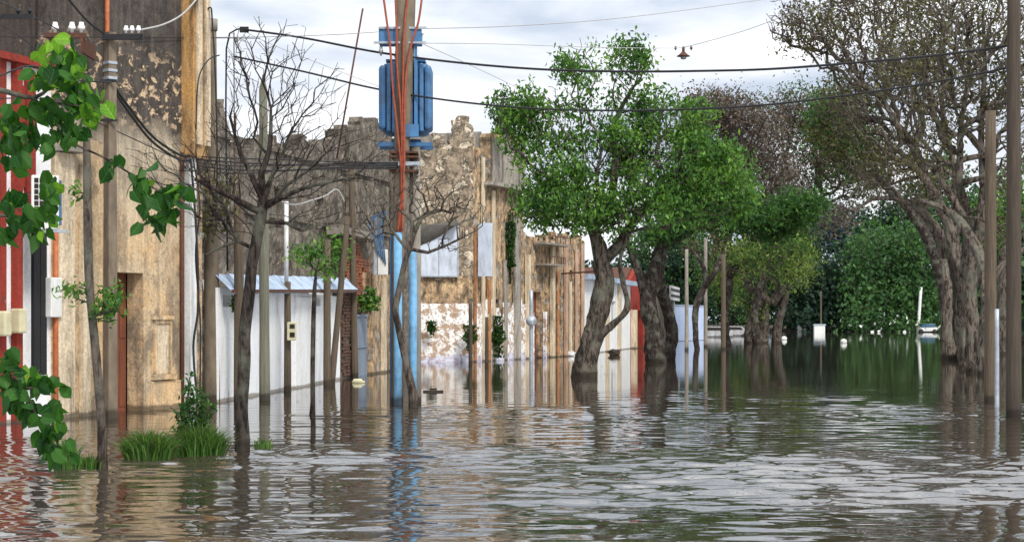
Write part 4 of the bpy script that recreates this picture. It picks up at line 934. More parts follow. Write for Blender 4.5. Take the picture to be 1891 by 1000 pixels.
# bare tree in front
dB = D(832)
bt = tree('bare_street_tree', 'leafless dark tree with spreading twigs in the left foreground water',
     [TR([(446, 860, dB), (447, 825, dB), (446, 760, dB), (450, 690, dB), (452, 620, dB), (460, 540, dB), (468, 470, dB), (482, 400, dB), (486, 365, dB)], [.125, .118, .105, .10, .095, .09, .085, .085, .07]),
      TR([(482, 395, dB), (440, 370, dB - .2), (400, 350, dB - .3), (360, 330, dB - .3)], [.06, .05, .035, .025]),
      TR([(484, 385, dB), (520, 365, dB - .2), (570, 345, dB - .2), (640, 330, dB - .2)], [.055, .045, .03, .02]),
      TR([(486, 370, dB), (482, 320, dB), (498, 270, dB), (500, 200, dB)], [.07, .055, .04, .02]),
      TR([(485, 372, dB), (462, 320, dB), (440, 270, dB + .2), (425, 215, dB + .2)], [.055, .045, .03, .018]),
      TR([(470, 460, dB), (440, 445, dB), (410, 455, dB), (380, 470, dB)], [.035, .03, .022, .012]),
      TR([(480, 410, dB), (530, 412, dB), (560, 425, dB), (572, 405, dB)], [.035, .03, .025, .015])],
     [(500, 190, dB, 95, 95, .9, 80), (560, 150, dB, 60, 70, .8, 36), (460, 140, dB, 50, 75, .8, 36), (590, 240, dB, 90, 60, .9, 64), (640, 300, dB, 90, 45, .8, 60), (380, 290, dB, 75, 60, .9, 70), (330, 340, dB, 90, 60, .8, 60), (420, 230, dB, 60, 50, .8, 44),
      (540, 330, dB, 90, 50, .8, 60), (400, 400, dB, 80, 45, .8, 46), (280, 300, dB, 60, 60, .6, 24), (600, 400, dB, 60, 35, .6, 26), (520, 250, dB, 70, 50, .8, 50), (690, 280, dB, 50, 60, .5, 14), (500, 80, dB, 90, 50, .8, 50), (440, 110, dB, 30, 70, .6, 30), (610, 170, dB, 50, 60, .6, 18), (440, 330, dB, 70, 40, .7, 46)],
     M['bark_dark'], None, 21, tip=.0045, tgt=1.7, step=.18, k=.5, wig=.045, lift=.03, rough=.18, exp=2.5)
# a few green shoots on the bare tree side (another young leafy tree beyond it)
dS = D(745)
tree('young_leafy_tree', 'small leafy shoots beside the round concrete pole', [TR([(372, 760, dS), (371, 700, dS), (374, 560, dS), (368, 480, dS), (392, 400, dS), (400, 350, dS)], [.07, .06, .05, .04, .03, .02])],
     [(405, 360, dS, 32, 42, .5, 40), (380, 410, dS, 30, 30, .5, 24)], M['bark_dark'], M['lf_olive'], 22, per=6, spread=.12, size=.14, tip=.008, step=.2, leaf2=M['lf_green'])
# sapling with stake (left) 
dL = D(862)
tree('staked_sapling', 'slender leaning sapling with pale upper stem before the yellow building', [TR([(191, 885, dL), (190, 860, dL), (186, 760, dL), (176, 640, dL), (168, 560, dL), (164, 500, dL), (162, 400, dL), (160, 250, dL)], [.075, .07, .06, .06, .055, .06, .06, .05])],
     [(130, 535, dL, 22, 16, .3, 12), (205, 570, dL, 22, 36, .3, 24), (212, 540, dL, 18, 25, .3, 10), (140, 350, dL, 10, 10, .2, 5)], M['bark_mid'], M['lf_green'], 23, per=7, spread=.06, size=.10, tip=.006, step=.15, rough=.1)
dT = D(792)
tree('thin_dark_sapling', 'thin dark sapling with a clamp near the waterline in front of the shed', [TR([(578, 830, dT), (578, 790, dT), (577, 700, dT), (578, 620, dT), (580, 545, dT), (584, 500, dT)], [.055, .05, .045, .045, .045, .02]), TR([(577, 790, dT), (572, 765, dT), (574, 740, dT)], [.02, .018, .01])],
     [(572, 470, dT, 34, 22, .4, 26), (600, 490, dT, 20, 20, .3, 12)], M['bark_dark'], M['lf_green'], 24, per=7, spread=.08, size=.11, tip=.006, step=.15, rough=.1)
dU = D(706)
tree('leafy_young_tree', 'young tree with green tuft growing between the brown poles', [TR([(603, 740, dU + .4), (604, 700, dU + .4), (606, 600, dU + .4), (602, 480, dU + .4)], [.05, .05, .05, .04])],
     [(625, 470, dU, 26, 36, .5, 34), (600, 450, dU, 22, 20, .5, 16)], M['bark_mid'], M['lf_green'], 25, per=9, spread=.14, size=.17, tip=.008, step=.25)
# thin bare tree before the transformer pole
dV = D(752)
tree('thin_bare_tree', 'thin bare tree curving in front of the sky blue poles', [TR([(763, 790, dV), (763, 752, dV), (760, 715, dV), (748, 660, dV), (735, 600, dV), (730, 570, dV), (738, 530, dV), (746, 490, dV), (757, 455, dV), (765, 430, dV)], [.12, .115, .10, .085, .075, .07, .07, .065, .06, .05]),
      TR([(757, 462, dV), (790, 466, dV), (830, 450, dV), (880, 425, dV)], [.05, .04, .03, .015]), TR([(756, 465, dV), (735, 440, dV), (715, 410, dV), (700, 370, dV)], [.045, .035, .025, .015])],
     [(800, 360, dV, 70, 55, .8, 44), (700, 370, dV, 50, 50, .8, 40), (850, 390, dV, 60, 40, .8, 34), (760, 350, dV, 50, 50, .8, 30), (830, 450, dV, 50, 20, .6, 14), (670, 420, dV, 40, 40, .6, 16)],
     M['bark_mid'], None, 26, tip=.009, tgt=2.2, step=.22, k=.22, wig=.12, lift=.12, rough=.12, exp=2.5)

# avenue of old trees on the right
bmx = M['bark_mid']
d1, d2 = 88, 66
tree('old_street_tree', 'huge old half bare tree with twisting pale limbs at right, the farther trunk',
     [TR([(1762, 690, d1), (1764, 652, d1), (1762, 590, d1), (1758, 520, d1), (1748, 460, d1), (1722, 415, d1), (1690, 380, d1), (1650, 366, d1)], [.75, .6, .5, .45, .36, .26, .18, .12]),
      TR([(1772, 650, d1 - 1), (1782, 600, d1 - 1), (1778, 530, d1 - 1), (1765, 470, d1 - 1), (1745, 400, d1 - 1), (1716, 345, d1 - 1), (1690, 310, d1 - 1), (1640, 285, d1 - 1)], [.48, .40, .34, .32, .26, .22, .17, .11]),
      TR([(1752, 655, d1 - 1.5), (1748, 600, d1 - 1.5), (1750, 540, d1 - 1.5), (1742, 480, d1 - 1)], [.34, .28, .22, .18]),
      TR([(1650, 366, d1), (1612, 366, d1), (1575, 388, d1), (1548, 382, d1 + 1), (1512, 420, d1 + 1)], [.13, .10, .07, .055, .03]),
      TR([(1716, 345, d1 - 1), (1690, 270, d1), (1650, 225, d1), (1600, 215, d1)], [.24, .18, .12, .08]),
      TR([(1760, 480, d1), (1768, 400, d1), (1760, 300, d1), (1740, 200, d1), (1745, 60, d1)], [.3, .22, .16, .11, .06])],
     [(1545, 400, d1, 45, 30, 2, 26), (1650, 200, d1, 120, 90, 4, 150), (1720, 100, d1, 110, 100, 4, 150), (1600, 120, d1, 90, 80, 4, 110), (1700, 0, d1, 150, 80, 4, 130), (1540, 60, d1, 70, 60, 3, 70), (1480, 50, d1, 60, 50, 3, 56), (1600, 10, d1, 110, 50, 3, 90), (1620, 300, d1, 80, 60, 3, 70), (1700, 330, d1, 70, 60, 3, 60), (1560, 190, d1, 60, 60, 3, 60), (1450, 30, d1, 40, 40, 2, 26)],
     M['bark_pale'], M['lf_purple'], 31, per=7, spread=.36, size=.19, tip=.017, tgt=3.4, gap=(.35, -.1), leaf2=M['lf_olive'], leaf_frac=.8, step=.6, k=.25, wig=.13, lift=.1)
tree('old_street_tree', 'huge old half bare tree with thick ridged trunks at right, the nearer clump',
     [TR([(1800, 740, d2), (1802, 690, d2), (1798, 620, d2), (1790, 540, d2), (1800, 460, d2), (1815, 390, d2), (1826, 330, d2), (1815, 280, d2), (1780, 240, d2)], [.44, .36, .30, .27, .25, .22, .18, .14, .1]),
      TR([(1820, 740, d2 - 3), (1822, 700, d2 - 3), (1818, 640, d2 - 3), (1824, 560, d2 - 3), (1812, 480, d2 - 2), (1780, 420, d2 - 1), (1750, 390, d2), (1700, 370, d2)], [.36, .31, .26, .24, .21, .18, .14, .1]),
      TR([(1785, 700, d2 + 4), (1784, 660, d2 + 4), (1776, 590, d2 + 4), (1782, 500, d2 + 3), (1790, 420, d2 + 2), (1770, 340, d2 + 1)], [.34, .3, .26, .23, .2, .15]),
      TR([(1824, 560, d2 - 3), (1842, 500, d2 - 3), (1870, 470, d2 - 3), (1905, 455, d2 - 3)], [.16, .12, .09, .06]),
      TR([(1812, 460, d2), (1815, 350, d2), (1812, 250, d2), (1818, 130, d2), (1815, 20, d2)], [.2, .14, .12, .09, .05]),
      TR([(1770, 340, d2), (1775, 230, d2), (1790, 120, d2), (1780, 10, d2)], [.16, .1, .07, .04]),
      TR([(1780, 400, d2), (1735, 330, d2), (1700, 290, d2), (1660, 250, d2)], [.14, .1, .08, .05])],
     [(1790, 120, d2, 100, 110, 3, 150), (1850, 60, d2, 80, 100, 3, 110), (1740, 190, d2, 80, 80, 3, 90), (1860, 200, d2, 60, 80, 3, 80), (1700, 60, d2, 90, 80, 3, 90), (1800, 0, d2, 130, 60, 3, 90), (1720, 280, d2, 60, 50, 2, 50), (1850, 330, d2, 50, 60, 2, 50), (1860, 420, d2, 40, 40, 2, 26), (1890, 120, d2, 60, 110, 3, 90), (1900, 260, d2, 40, 60, 2, 40), (1660, 130, d2, 70, 70, 3, 60)],
     M['bark_pale'], M['lf_olive'], 32, per=4, spread=.3, size=.17, tip=.013, tgt=3.6, gap=(.5, -.05), leaf_frac=.62, step=.5, k=.25, wig=.13, lift=.1)
# brown podded trees over the end of the street
for lab, base, seed, bl in (('broad brown podded tree over the street end, left crown', (1342, 640, 135), 33, [(1345, 215, 135, 75, 45, 5, 110), (1300, 200, 135, 50, 30, 4, 50), (1390, 260, 135, 70, 60, 5, 100), (1340, 300, 135, 60, 50, 5, 70), (1420, 330, 135, 70, 50, 5, 80), (1270, 260, 135, 50, 50, 4, 40)]),
                            ('broad brown podded tree over the street end, right crown', (1398, 636, 145), 34, [(1470, 215, 145, 80, 55, 5, 120), (1540, 260, 145, 60, 70, 5, 110), (1500, 310, 145, 80, 60, 5, 100), (1460, 380, 145, 70, 40, 5, 60), (1590, 330, 145, 60, 50, 5, 70), (1560, 200, 145, 50, 50, 5, 60)])):
    a, y, d = base
    tree('podded_tree', lab, [TR([(a, y + 10, d), (a, y, d), (a - 4, 580, d), (a + 6, 520, d), (a + 2, 460, d), (a + 10, 400, d)], [.42, .36, .30, .27, .25, .2]), TR([(a + 4, 510, d), (a + 40, 450, d), (a + 90, 400, d), (a + 120, 360, d)], [.4, .3, .25, .15]), TR([(a + 2, 480, d), (a - 30, 420, d), (a - 50, 350, d)], [.35, .25, .15])],
         bl, M['bark_dark'], M['lf_purple'], seed, per=18, spread=.5, size=.27, tip=.024, tgt=2.2, leaf2=M['lf_purple'] if seed == 33 else M['lf_dkgreen'], step=.8, k=.3)
# ivy-coloured tree hanging over the right
tree('dark_hanging_tree', 'dark olive green tree hanging between brown crowns above the street', [TR([(1752, 640, 120), (1750, 600, 120), (1735, 500, 120), (1690, 400, 120), (1620, 330, 120)], [.5, .45, .4, .32, .2])],
     [(1560, 240, 120, 70, 60, 4, 90), (1600, 290, 120, 60, 50, 4, 70), (1530, 200, 120, 45, 40, 3, 40)], M['bark_dark'], M['lf_dkgreen'], 35, per=20, spread=.45, size=.3, tip=.02, tgt=1.6, leaf2=M['lf_olive'], step=.8)
# pollarded multi stem tree with yellow green regrowth
dM = D(633)
tree('pollard_tree', 'thick many stemmed trunk with yellow green regrowth at the street end',
     [TR([(1385, 645, dM), (1388, 632, dM), (1386, 600, dM), (1392, 560, dM), (1386, 520, dM), (1380, 480, dM)], [.7, .6, .45, .4, .34, .2]),
      TR([(1410, 645, dM), (1408, 630, dM), (1412, 590, dM), (1408, 540, dM), (1412, 490, dM), (1408, 450, dM)], [.6, .5, .4, .36, .28, .2]),
      TR([(1436, 645, dM), (1434, 628, dM), (1438, 590, dM), (1450, 550, dM), (1456, 510, dM)], [.5, .45, .35, .28, .2]),
      TR([(1425, 560, dM), (1445, 535, dM), (1470, 505, dM), (1490, 470, dM)], [.4, .35, .25, .15])],
     [(1380, 475, dM - 16, 50, 35, 3, 80), (1440, 470, dM - 16, 60, 38, 3, 120), (1480, 490, dM, 35, 40, 3, 60), (1330, 500, dM - 10, 40, 50, 3, 70), (1420, 520, dM, 70, 34, 4, 70), (1385, 560, dM, 40, 30, 3, 30), (1490, 440, dM, 30, 25, 3, 30), (1300, 470, dM - 8, 40, 30, 3, 40)],
     M['bark_mid'], M['lf_yellow'], 36, per=16, spread=.45, size=.28, tip=.022, tgt=1.7, leaf2=M['lf_dkgreen'], step=.7, gap=(.35, -.12))
# far trees closing the street
far = [('broad bright green bushy tree at the street end', (1640, 612, 286), [(1640, 500, 286, 90, 95, 8, 190), (1600, 560, 284, 50, 50, 7, 70), (1680, 470, 288, 60, 60, 8, 90), (1690, 570, 284, 60, 45, 7, 80)], 'lf_far', None),
       ('dark green tree left of the bright bushy one at the street end', (1520, 612, 292), [(1520, 520, 292, 70, 80, 8, 120), (1500, 580, 290, 50, 30, 6, 60), (1560, 580, 290, 40, 35, 6, 50)], 'lf_fardark', None),
       ('bluish distant tree showing above the dark far trees', (1530, 612, 345), [(1525, 420, 345, 60, 50, 8, 120), (1580, 440, 345, 40, 50, 8, 70), (1480, 460, 345, 40, 50, 8, 60)], 'lf_farhaze', None),
       ('dark tree behind the many stemmed trunk', (1460, 612, 300), [(1460, 540, 300, 60, 70, 8, 110), (1440, 470, 300, 50, 50, 8, 70)], 'lf_fardark', 'lf_far'),
       ('shadowy green tree behind the two pale thin poles', (1345, 612, 294), [(1345, 540, 294, 60, 65, 8, 120), (1310, 480, 294, 50, 50, 8, 90), (1390, 480, 294, 50, 50, 8, 80)], 'lf_fardark', 'lf_far'),
       ('green tree above the pale blue wall', (1270, 612, 300), [(1270, 520, 300, 60, 70, 8, 120), (1230, 470, 300, 60, 50, 8, 90), (1180, 520, 300, 60, 60, 8, 70)], 'lf_far', 'lf_fardark'),
       ('green tree behind the old trunks at right', (1790, 612, 290), [(1760, 520, 290, 60, 80, 8, 140), (1820, 480, 290, 60, 90, 8, 140), (1790, 400, 290, 80, 60, 8, 110)], 'lf_far', 'lf_fardark'),
       ('tall dim green tree in the gap above the bushy one', (1700, 612, 310), [(1690, 400, 310, 70, 60, 8, 130), (1620, 420, 312, 50, 40, 8, 70), (1740, 340, 310, 50, 60, 8, 60)], 'lf_fardark', 'lf_far'),
       ('green tree at the far right edge behind the dark pole', (1880, 640, 150), [(1875, 540, 150, 50, 70, 5, 90), (1890, 440, 150, 50, 70, 5, 90)], 'lf_fardark', 'lf_far')]
for k, (lab, (a, y, d), bl, l1, l2) in enumerate(far):
    tree('distant_tree', lab, [TR([(a, y + 6, d), (a, y, d), (a + 5, y - 50, d), (a, y - 110, d)], [.9, .8, .5, .3])], bl, M['bark_dark'], M[l1], 50 + k, per=26, spread=1.0, size=.72, tip=.05, group='trees closing the far end of the street', leaf2=M[l2] if l2 else None, step=2., aspect=.7)
tree('bright_street_tree', 'bright green tree between the two thick poles at right', [TR([(1850, 690, 100), (1850, 650, 100), (1852, 560, 100), (1850, 450, 100)], [.4, .35, .3, .2])],
     [(1850, 370, 100, 45, 55, 3, 90), (1880, 320, 100, 30, 40, 3, 40), (1835, 420, 100, 30, 30, 2, 40)], M['bark_mid'], M['lf_green'], 61, per=14, spread=.3, size=.24, tip=.015, step=.6)

# ---------------------------------------------------------------- climbers on the ruins
def leafclump(name, label, c, sx, sy, sz, n, size, mat, seed, cat='plant', shape=None):
    r = np.random.RandomState(seed); q = r.randn(n, 3); q /= np.linalg.norm(q, axis=1)[:, None]; q *= r.rand(n, 1) ** .4
    q = q * np.array([sx, sy, sz]) * (1 + .25 * np.sin(q[:, [2]] * 9 + seed))
    root = empty(name, (c.x, c.y, c.z), T(label, cat)); leafmesh('foliage', M[mat], q, 1, .01, size, root, seed, .5, .7, (0, 0, 0), {'kind': 'stuff'})
    mb = MB()
    for k in range(5): mb.tube(spline([(r.uniform(-.3, .3) * sx, sy * .6, -sz), (r.uniform(-.6, .6) * sx, sy * .6, 0), (r.uniform(-.8, .8) * sx, sy * .5, sz * .8)], 4), .02, 4)
    mb.build('stems', M['bark_dark'], root, True, {'kind': 'stuff'}); return root
leafclump('ivy_clump', 'large dark green ivy mass at the foot of the ruined front', P(920, 620, 84.6), .33, .25, 1.05, 900, .15, 'lf_ivy', 71)
leafclump('ivy_clump', 'dark ivy clump on the corner post of the flaking wall', P(868, 620, 81.6), .34, .2, .62, 500, .14, 'lf_ivy', 72)
leafclump('ivy_clump', 'small dark ivy clump on the flaking white wall', P(797, 604, 81.5), .24, .12, .36, 260, .13, 'lf_ivy', 73)
leafclump('ivy_vine', 'long dark vine hanging under the broken tower', P(943, 450, 86.5), .22, .2, 2.0, 900, .15, 'lf_ivy', 74)
leafclump('ivy_clump', 'leafy plant spilling over the top of the blue gate', P(680, 556, 62), .42, .25, .42, 420, .17, 'lf_green', 75)
leafclump('ivy_clump', 'dark creeper crowning the broken tower', P(930, 215, 84), .65, .5, 1.0, 1100, .17, 'lf_dkgreen', 76)
leafclump('ivy_clump', 'small green plant in the shed window opening', P(430, 560, 43.3), .10, .06, .2, 60, .07, 'lf_green', 77)

# ---------------------------------------------------------------- grass and weeds in the foreground
def tuft(name, label, c, rx, ry, h, n, seed, lean=.25, wdt=.012, mat='grass'):
    r = np.random.RandomState(seed); v = []; f = []
    for i in range(n):
        a = r.rand() * 6.283; q = math.sqrt(r.rand()); x, y = math.cos(a) * q * rx, math.sin(a) * q * ry
        hh = h * (.45 + .7 * r.rand()) * (1 - .45 * q); lx, ly = r.randn() * lean * hh + x * .35, r.randn() * lean * hh; t = r.rand() * 3.14; wx, wy = math.cos(t) * wdt, math.sin(t) * wdt
        o = len(v); v += [(x - wx, y - wy, -.15), (x + wx, y + wy, -.15), (x + lx * .4 + wx * .8, y + ly * .4 + wy * .8, hh * .6), (x + lx * .4 - wx * .8, y + ly * .4 - wy * .8, hh * .6), (x + lx, y + ly, hh * (1 - .2 * abs(lx)))]
        f += [(o, o + 1, o + 2, o + 3), (o + 3, o + 2, o + 4)]
    me = bpy.data.meshes.new(name); me.from_pydata(v, [], f); me.materials.append(M[mat])
    o = link(name, me, None, T(label, 'grass')); o.location = (c.x, c.y, 0); return o
tuft('grass_tuft', 'bright grass tuft in the water before the yellow doorway', G(275, 846), .31, .22, .48, 1700, 81, .4)
tuft('grass_tuft', 'shaggy grass tuft under the tall weed', G(366, 840), .34, .24, .55, 1900, 82, .4)
tuft('grass_tuft', 'small grass tuft beneath the big hanging leaves', G(122, 866), .13, .15, .50, 420, 83)
tuft('grass_tuft', 'sparse grass sprigs at the foot of the staked sapling', G(160, 862), .22, .15, .24, 200, 84)
tuft('grass_tuft', 'little green weed right of the bare tree foot', G(486, 826), .14, .1, .22, 70, 85)
c = G(350, 838); root = empty('tall_weed', c, T('tall leafy dark green weed rising out of the grass', 'weed'))
r = np.random.RandomState(9); tips = []
mb = MB()
for k in range(13):
    x, y = r.uniform(-.14, .22), r.uniform(-.12, .12); hh = r.uniform(.4, 1.0) if k > 2 else (1.15, 1.0, .85)[k]
    if k < 3: x = (0, .05, -.06)[k]
    pts = [(x, y, -.2), (x + r.randn() * .03, y, hh * .5), (x * (1.4 if k > 2 else 1) + r.randn() * .04, y * 1.4, hh)]; mb.tube(pts, [.012, .009, .005], 5)
    for q in range(10): t = .12 + .88 * q / 9; tips.append([pts[1][0] + (pts[2][0] - pts[1][0]) * t, y * (1 + .4 * t), hh * t])
mb.build('stem', M['bark_dark'], root, True)
leafmesh('foliage', M['lf_dkgreen'], np.array(tips), 9, .05, .095, root, 5, .1, .4, (0, 0, 0), {'kind': 'stuff'})

# ---------------------------------------------------------------- big leaves hanging in from the left
dF = 10.0
ft = empty('foreground_tree', (P(-330, 590, dF).x, dF, 0), T('near tree whose heart shaped leaves hang in from the left edge', 'tree'))
O = ft.location
def Q(px, py, dd=0): return P(px, py, dF + dd) - O
limbs = [([(-330, 1260, 0), (-335, 800, 0), (-330, 400, 0), (-300, 150, 0)], [.12, .11, .1, .08]),
         ([(-330, 300, 0), (-160, 180, 0), (-20, 165, 0), (60, 180, 0), (100, 150, .1), (115, 105, .1)], [.05, .03, .018, .012, .008, .005]),
         ([(60, 180, 0), (95, 215, 0), (130, 260, -.1), (190, 290, -.1), (240, 320, 0), (292, 352, 0), (325, 372, 0)], [.012, .009, .007, .006, .005, .004, .003]),
         ([(100, 190, 0), (140, 195, 0), (180, 200, 0)], [.006, .005, .003]), ([(-20, 165, 0), (0, 220, .1), (30, 250, .1), (90, 280, .1)], [.012, .009, .007, .004]),
         ([(-330, 420, 0), (-150, 380, 0), (-20, 395, 0), (60, 400, 0), (98, 360, 0)], [.04, .02, .012, .007, .004]),
         ([(-330, 640, 0), (-160, 640, 0), (-20, 670, 0), (40, 715, 0), (70, 770, 0), (105, 835, 0)], [.045, .025, .014, .01, .007, .004]), ([(40, 715, 0), (80, 715, 0), (100, 700, 0)], [.007, .005, .003])]
for pts, rs in limbs:
    sp_ = spline([Q(*p) for p in pts], 5); rr = np.interp(np.linspace(0, len(rs) - 1, len(sp_)), range(len(rs)), rs)
    MB().tube(sp_, rr, 6 if rs[0] < .05 else 12).build('trunk' if rs[0] == .12 else 'branch', M['bark_mid'], ft, True)
prof = [(0, 0), (.05, .20), (.14, .33), (.28, .40), (.42, .41), (.56, .35), (.70, .25), (.82, .14), (.92, .055), (1.0, 0)]
def bigleaf(name, mt, curl=.16, side=.2):
    v = []; f = []
    for i, (t, w_) in enumerate(prof):
        z_ = -t + (.05 if i == 1 else 0); dr = curl * t * t
        v += [(-w_, -side * w_ + dr, z_ + (.08 if i == 1 else 0)), (0, dr + .05, z_), (w_, -side * w_ + dr, z_ + (.08 if i == 1 else 0))]
    for i in range(len(prof) - 1):
        a = i * 3; f += [(a, a + 1, a + 4, a + 3), (a + 1, a + 2, a + 5, a + 4)]
    me = bpy.data.meshes.new(name); me.from_pydata(v, [], f); me.materials.append(mt); me.polygons.foreach_set('use_smooth', [True] * len(f)); me.validate(); return me
def bigleafmat(name, c1, c2):
    m, nt = newmat(name); b = NB(nt); oi = b.n('ShaderNodeObjectInfo'); col = b.mix(oi.outputs['Random'], c1, c2)
    sp = b.n('ShaderNodeSeparateXYZ'); b.l(b.coords(), sp.inputs[0])
    ax = b.math('ABSOLUTE', sp.outputs[0]); vein = b.math('ADD', b.math('MULTIPLY', ax, -26), b.math('MULTIPLY', sp.outputs[2], 26)); wv = b.math('SINE', vein)
    vm = b.ramp(wv, (.93, 0), (1., .5)); mid = b.ramp(ax, (.006, .7), (.02, 0)); col = b.mix(b.math('MAXIMUM', vm, mid), col, tuple(x * 2.0 for x in c2))
    col = b.mix(1, col, b.ramp(b.noise(b.coords(), 3, 4), (.3, .75), (.7, 1.2)), 'MULTIPLY')
    p = b.n('ShaderNodeBsdfPrincipled'); b.l(col, p.inputs['Base Color']); p.inputs['Roughness'].default_value = .6; p.inputs['Specular IOR Level'].default_value = .25
    t = b.n('ShaderNodeBsdfTranslucent'); b.l(b.mix(1, col, (1.6, 1.7, .6), 'MULTIPLY'), t.inputs[0]); ms = b.n('ShaderNodeMixShader'); ms.inputs[0].default_value = .38; o = b.n('ShaderNodeOutputMaterial')
    b.l(p.outputs[0], ms.inputs[1]); b.l(t.outputs[0], ms.inputs[2]); b.l(ms.outputs[0], o.inputs[0]); return m
LD = bigleaf('leaf', bigleafmat('big_leaf_green', (.008, .045, .010), (.035, .115, .016))); LDs = [LD, bigleaf('leaf', LD.materials[0], .45, .05), bigleaf('leaf', LD.materials[0], -.1, .7), bigleaf('leaf', LD.materials[0], .3, -.35)]; LL = bigleaf('leaf', bigleafmat('big_leaf_young', (.07, .19, .02), (.15, .30, .03)))
r = random.Random(17)
cl = [(95, 95, 22, 22, 6, 1), (125, 115, 18, 25, 7, .8), (78, 150, 22, 25, 10, .4), (135, 165, 25, 28, 12, .3), (165, 205, 25, 25, 12, .65), (100, 215, 30, 28, 13, .1), (60, 205, 25, 25, 6, .1), (130, 250, 30, 20, 9, 0), (80, 270, 25, 18, 8, 0),
      (22, 240, 26, 26, 12, .05), (18, 290, 18, 20, 6, .1), (205, 318, 12, 14, 4, .2), (262, 352, 22, 24, 9, .15), (308, 375, 22, 26, 12, .25), (285, 405, 24, 20, 9, .1), (330, 365, 10, 18, 4, .6), (20, 380, 18, 20, 8, .2), (60, 415, 28, 20, 12, .15),
      (96, 352, 14, 16, 6, .7), (88, 395, 18, 20, 7, .3), (15, 430, 18, 16, 7, .1), (15, 670, 14, 24, 7, .2), (30, 720, 24, 22, 11, .1), (80, 715, 22, 20, 9, .5), (62, 770, 24, 22, 10, .05), (88, 815, 20, 24, 9, .05), (98, 848, 16, 18, 6, 0), (18, 755, 18, 18, 6, .1), (108, 760, 10, 20, 4, .3)]
spots = []
for (px, py, sx, sy, n, yl) in cl:
    for k in range(int(n * 1.9)): spots.append((px + r.gauss(0, .62) * sx, py + r.gauss(0, .62) * sy, yl, r.uniform(-.18, .18)))
r.shuffle(spots); far_v, far_f = [], []
for c_, (a, b2, yl, dd_) in enumerate(spots):
    s_ = r.uniform(.06, .12); me = LL if r.random() < yl * .9 else r.choice(LDs); mt = Matrix.LocRotScale(Q(a, b2 - 12, dd_), Matrix.Rotation(r.gauss(0, 1.2), 3, 'Z') @ Matrix.Rotation(r.gauss(0, .5), 3, 'Y') @ Matrix.Rotation(r.gauss(.1, .5), 3, 'X'), Vector((s_, s_, s_)))
    if c_ < 298: o = link('leaf', me, ft); o.matrix_local = mt
    else: k = len(far_v); far_v += [tuple(mt @ v.co) for v in me.vertices]; far_f += [tuple(k + i for i in p.vertices) for p in me.polygons]
if far_f:
    me = bpy.data.meshes.new('leaves'); me.from_pydata(far_v, [], far_f); me.materials.append(M['lf_bigjoined']); link('leaves', me, ft, {'kind': 'stuff'})

# ---------------------------------------------------------------- floating and half drowned things
c = G(660, 706.5); o = MB().tube([(-.17, 0, .02), (-.1, 0, .05), (.12, 0, .05), (.17, 0, .03), (.24, 0, .03)], [.02, .09, .09, .04, .03], 10).build('plastic_bottle', M['beige'], None, True, T('yellowish plastic container floating left of the transformer pole', 'container')); o.location = c
c = G(800, 723); o = MB().box(-.28, .28, -.08, .08, -.03, .045, .01).build('floating_plank', M['pole_dark'], None, False, T('short dark plank floating right of the transformer pole', 'plank')); o.location = c; o.rotation_euler = (0, 0, .1)
MB().box(-.1, .1, -.02, .02, .05, .1).build('cleat', M['pole_dark'], o)
r_ = random.Random(3)
for (px, py, lab) in ((1051, 657, 'crumpled white bag caught at the foot of the ruined front'), (1134, 655, 'grey twiggy clump sticking out of water before the white house')):
    c = G(px, py); bm = bmesh.new(); bmesh.ops.create_icosphere(bm, subdivisions=3, radius=.34)
    for v in bm.verts: v.co *= 1 + .45 * noise.noise(v.co * 6 + Vector((px, 0, 0))); v.co.z *= .6
    me = bpy.data.meshes.new('bag'); bm.to_mesh(me); bm.free(); me.materials.append(M['plastic' if px == 1051 else 'pole_dark']); o = link('plastic_bag' if px == 1051 else 'debris_clump', me, None, T(lab, 'bag' if px == 1051 else 'debris')); o.location = c + Vector((0, 0, .12))
for (px, py, lab) in ((1448, 627, 'small white float left of the middle of the far water'), (1558, 633, 'small white float nearer the right on the far water')):
    c = G(px, py); o = MB().tube([(-.28, 0, .1), (-.2, 0, .12), (0, 0, .12), (.2, 0, .12), (.28, 0, .1)], [.05, .2, .27, .2, .05], 10).build('float', M['plastic'], None, True, T(lab, 'float', 'white floats')); o.location = c
for (px, py, lab, s_) in ((1480, 612, 'small white box post beside the far rusty post', 1.2), (1513, 614, 'white box at the foot of the far rusty post', 1.5)):
    c = G(px, py); rt = empty('drowned_box', c, T(lab, 'box', 'white boxes in the far water')); MB().box(-s_ * .55, s_ * .55, -.4, .4, -.5, s_ * .75, .05).build('body', M['plastic'], rt); MB().box(-s_ * .62, s_ * .62, -.47, .47, s_ * .753, s_ * .9).build('lid', M['galv'], rt)
c = G(1712, 613); rt = empty('sunken_cart', c, T('small white and dark cart half sunk beside the leaning white post', 'cart'))
MB().box(-1.6, 1.5, -.5, .5, .15, .8, .08).build('body', M['plastic'], rt); MB().box(-1.0, 1.1, -.55, .4, .803, 1.35, .06).build('top', M['tankdark'], rt)
for s_ in (-1, 1): MB().tube([(s_ * 1.1, -.62, .1), (s_ * 1.1, -.5, .1)], .4, 14).build('wheel', M['black'], rt, True)
MB().tube([(1.6, 0, .5), (2.6, 0, 1.5)], .08, 6).build('handle', M['plastic'], rt)
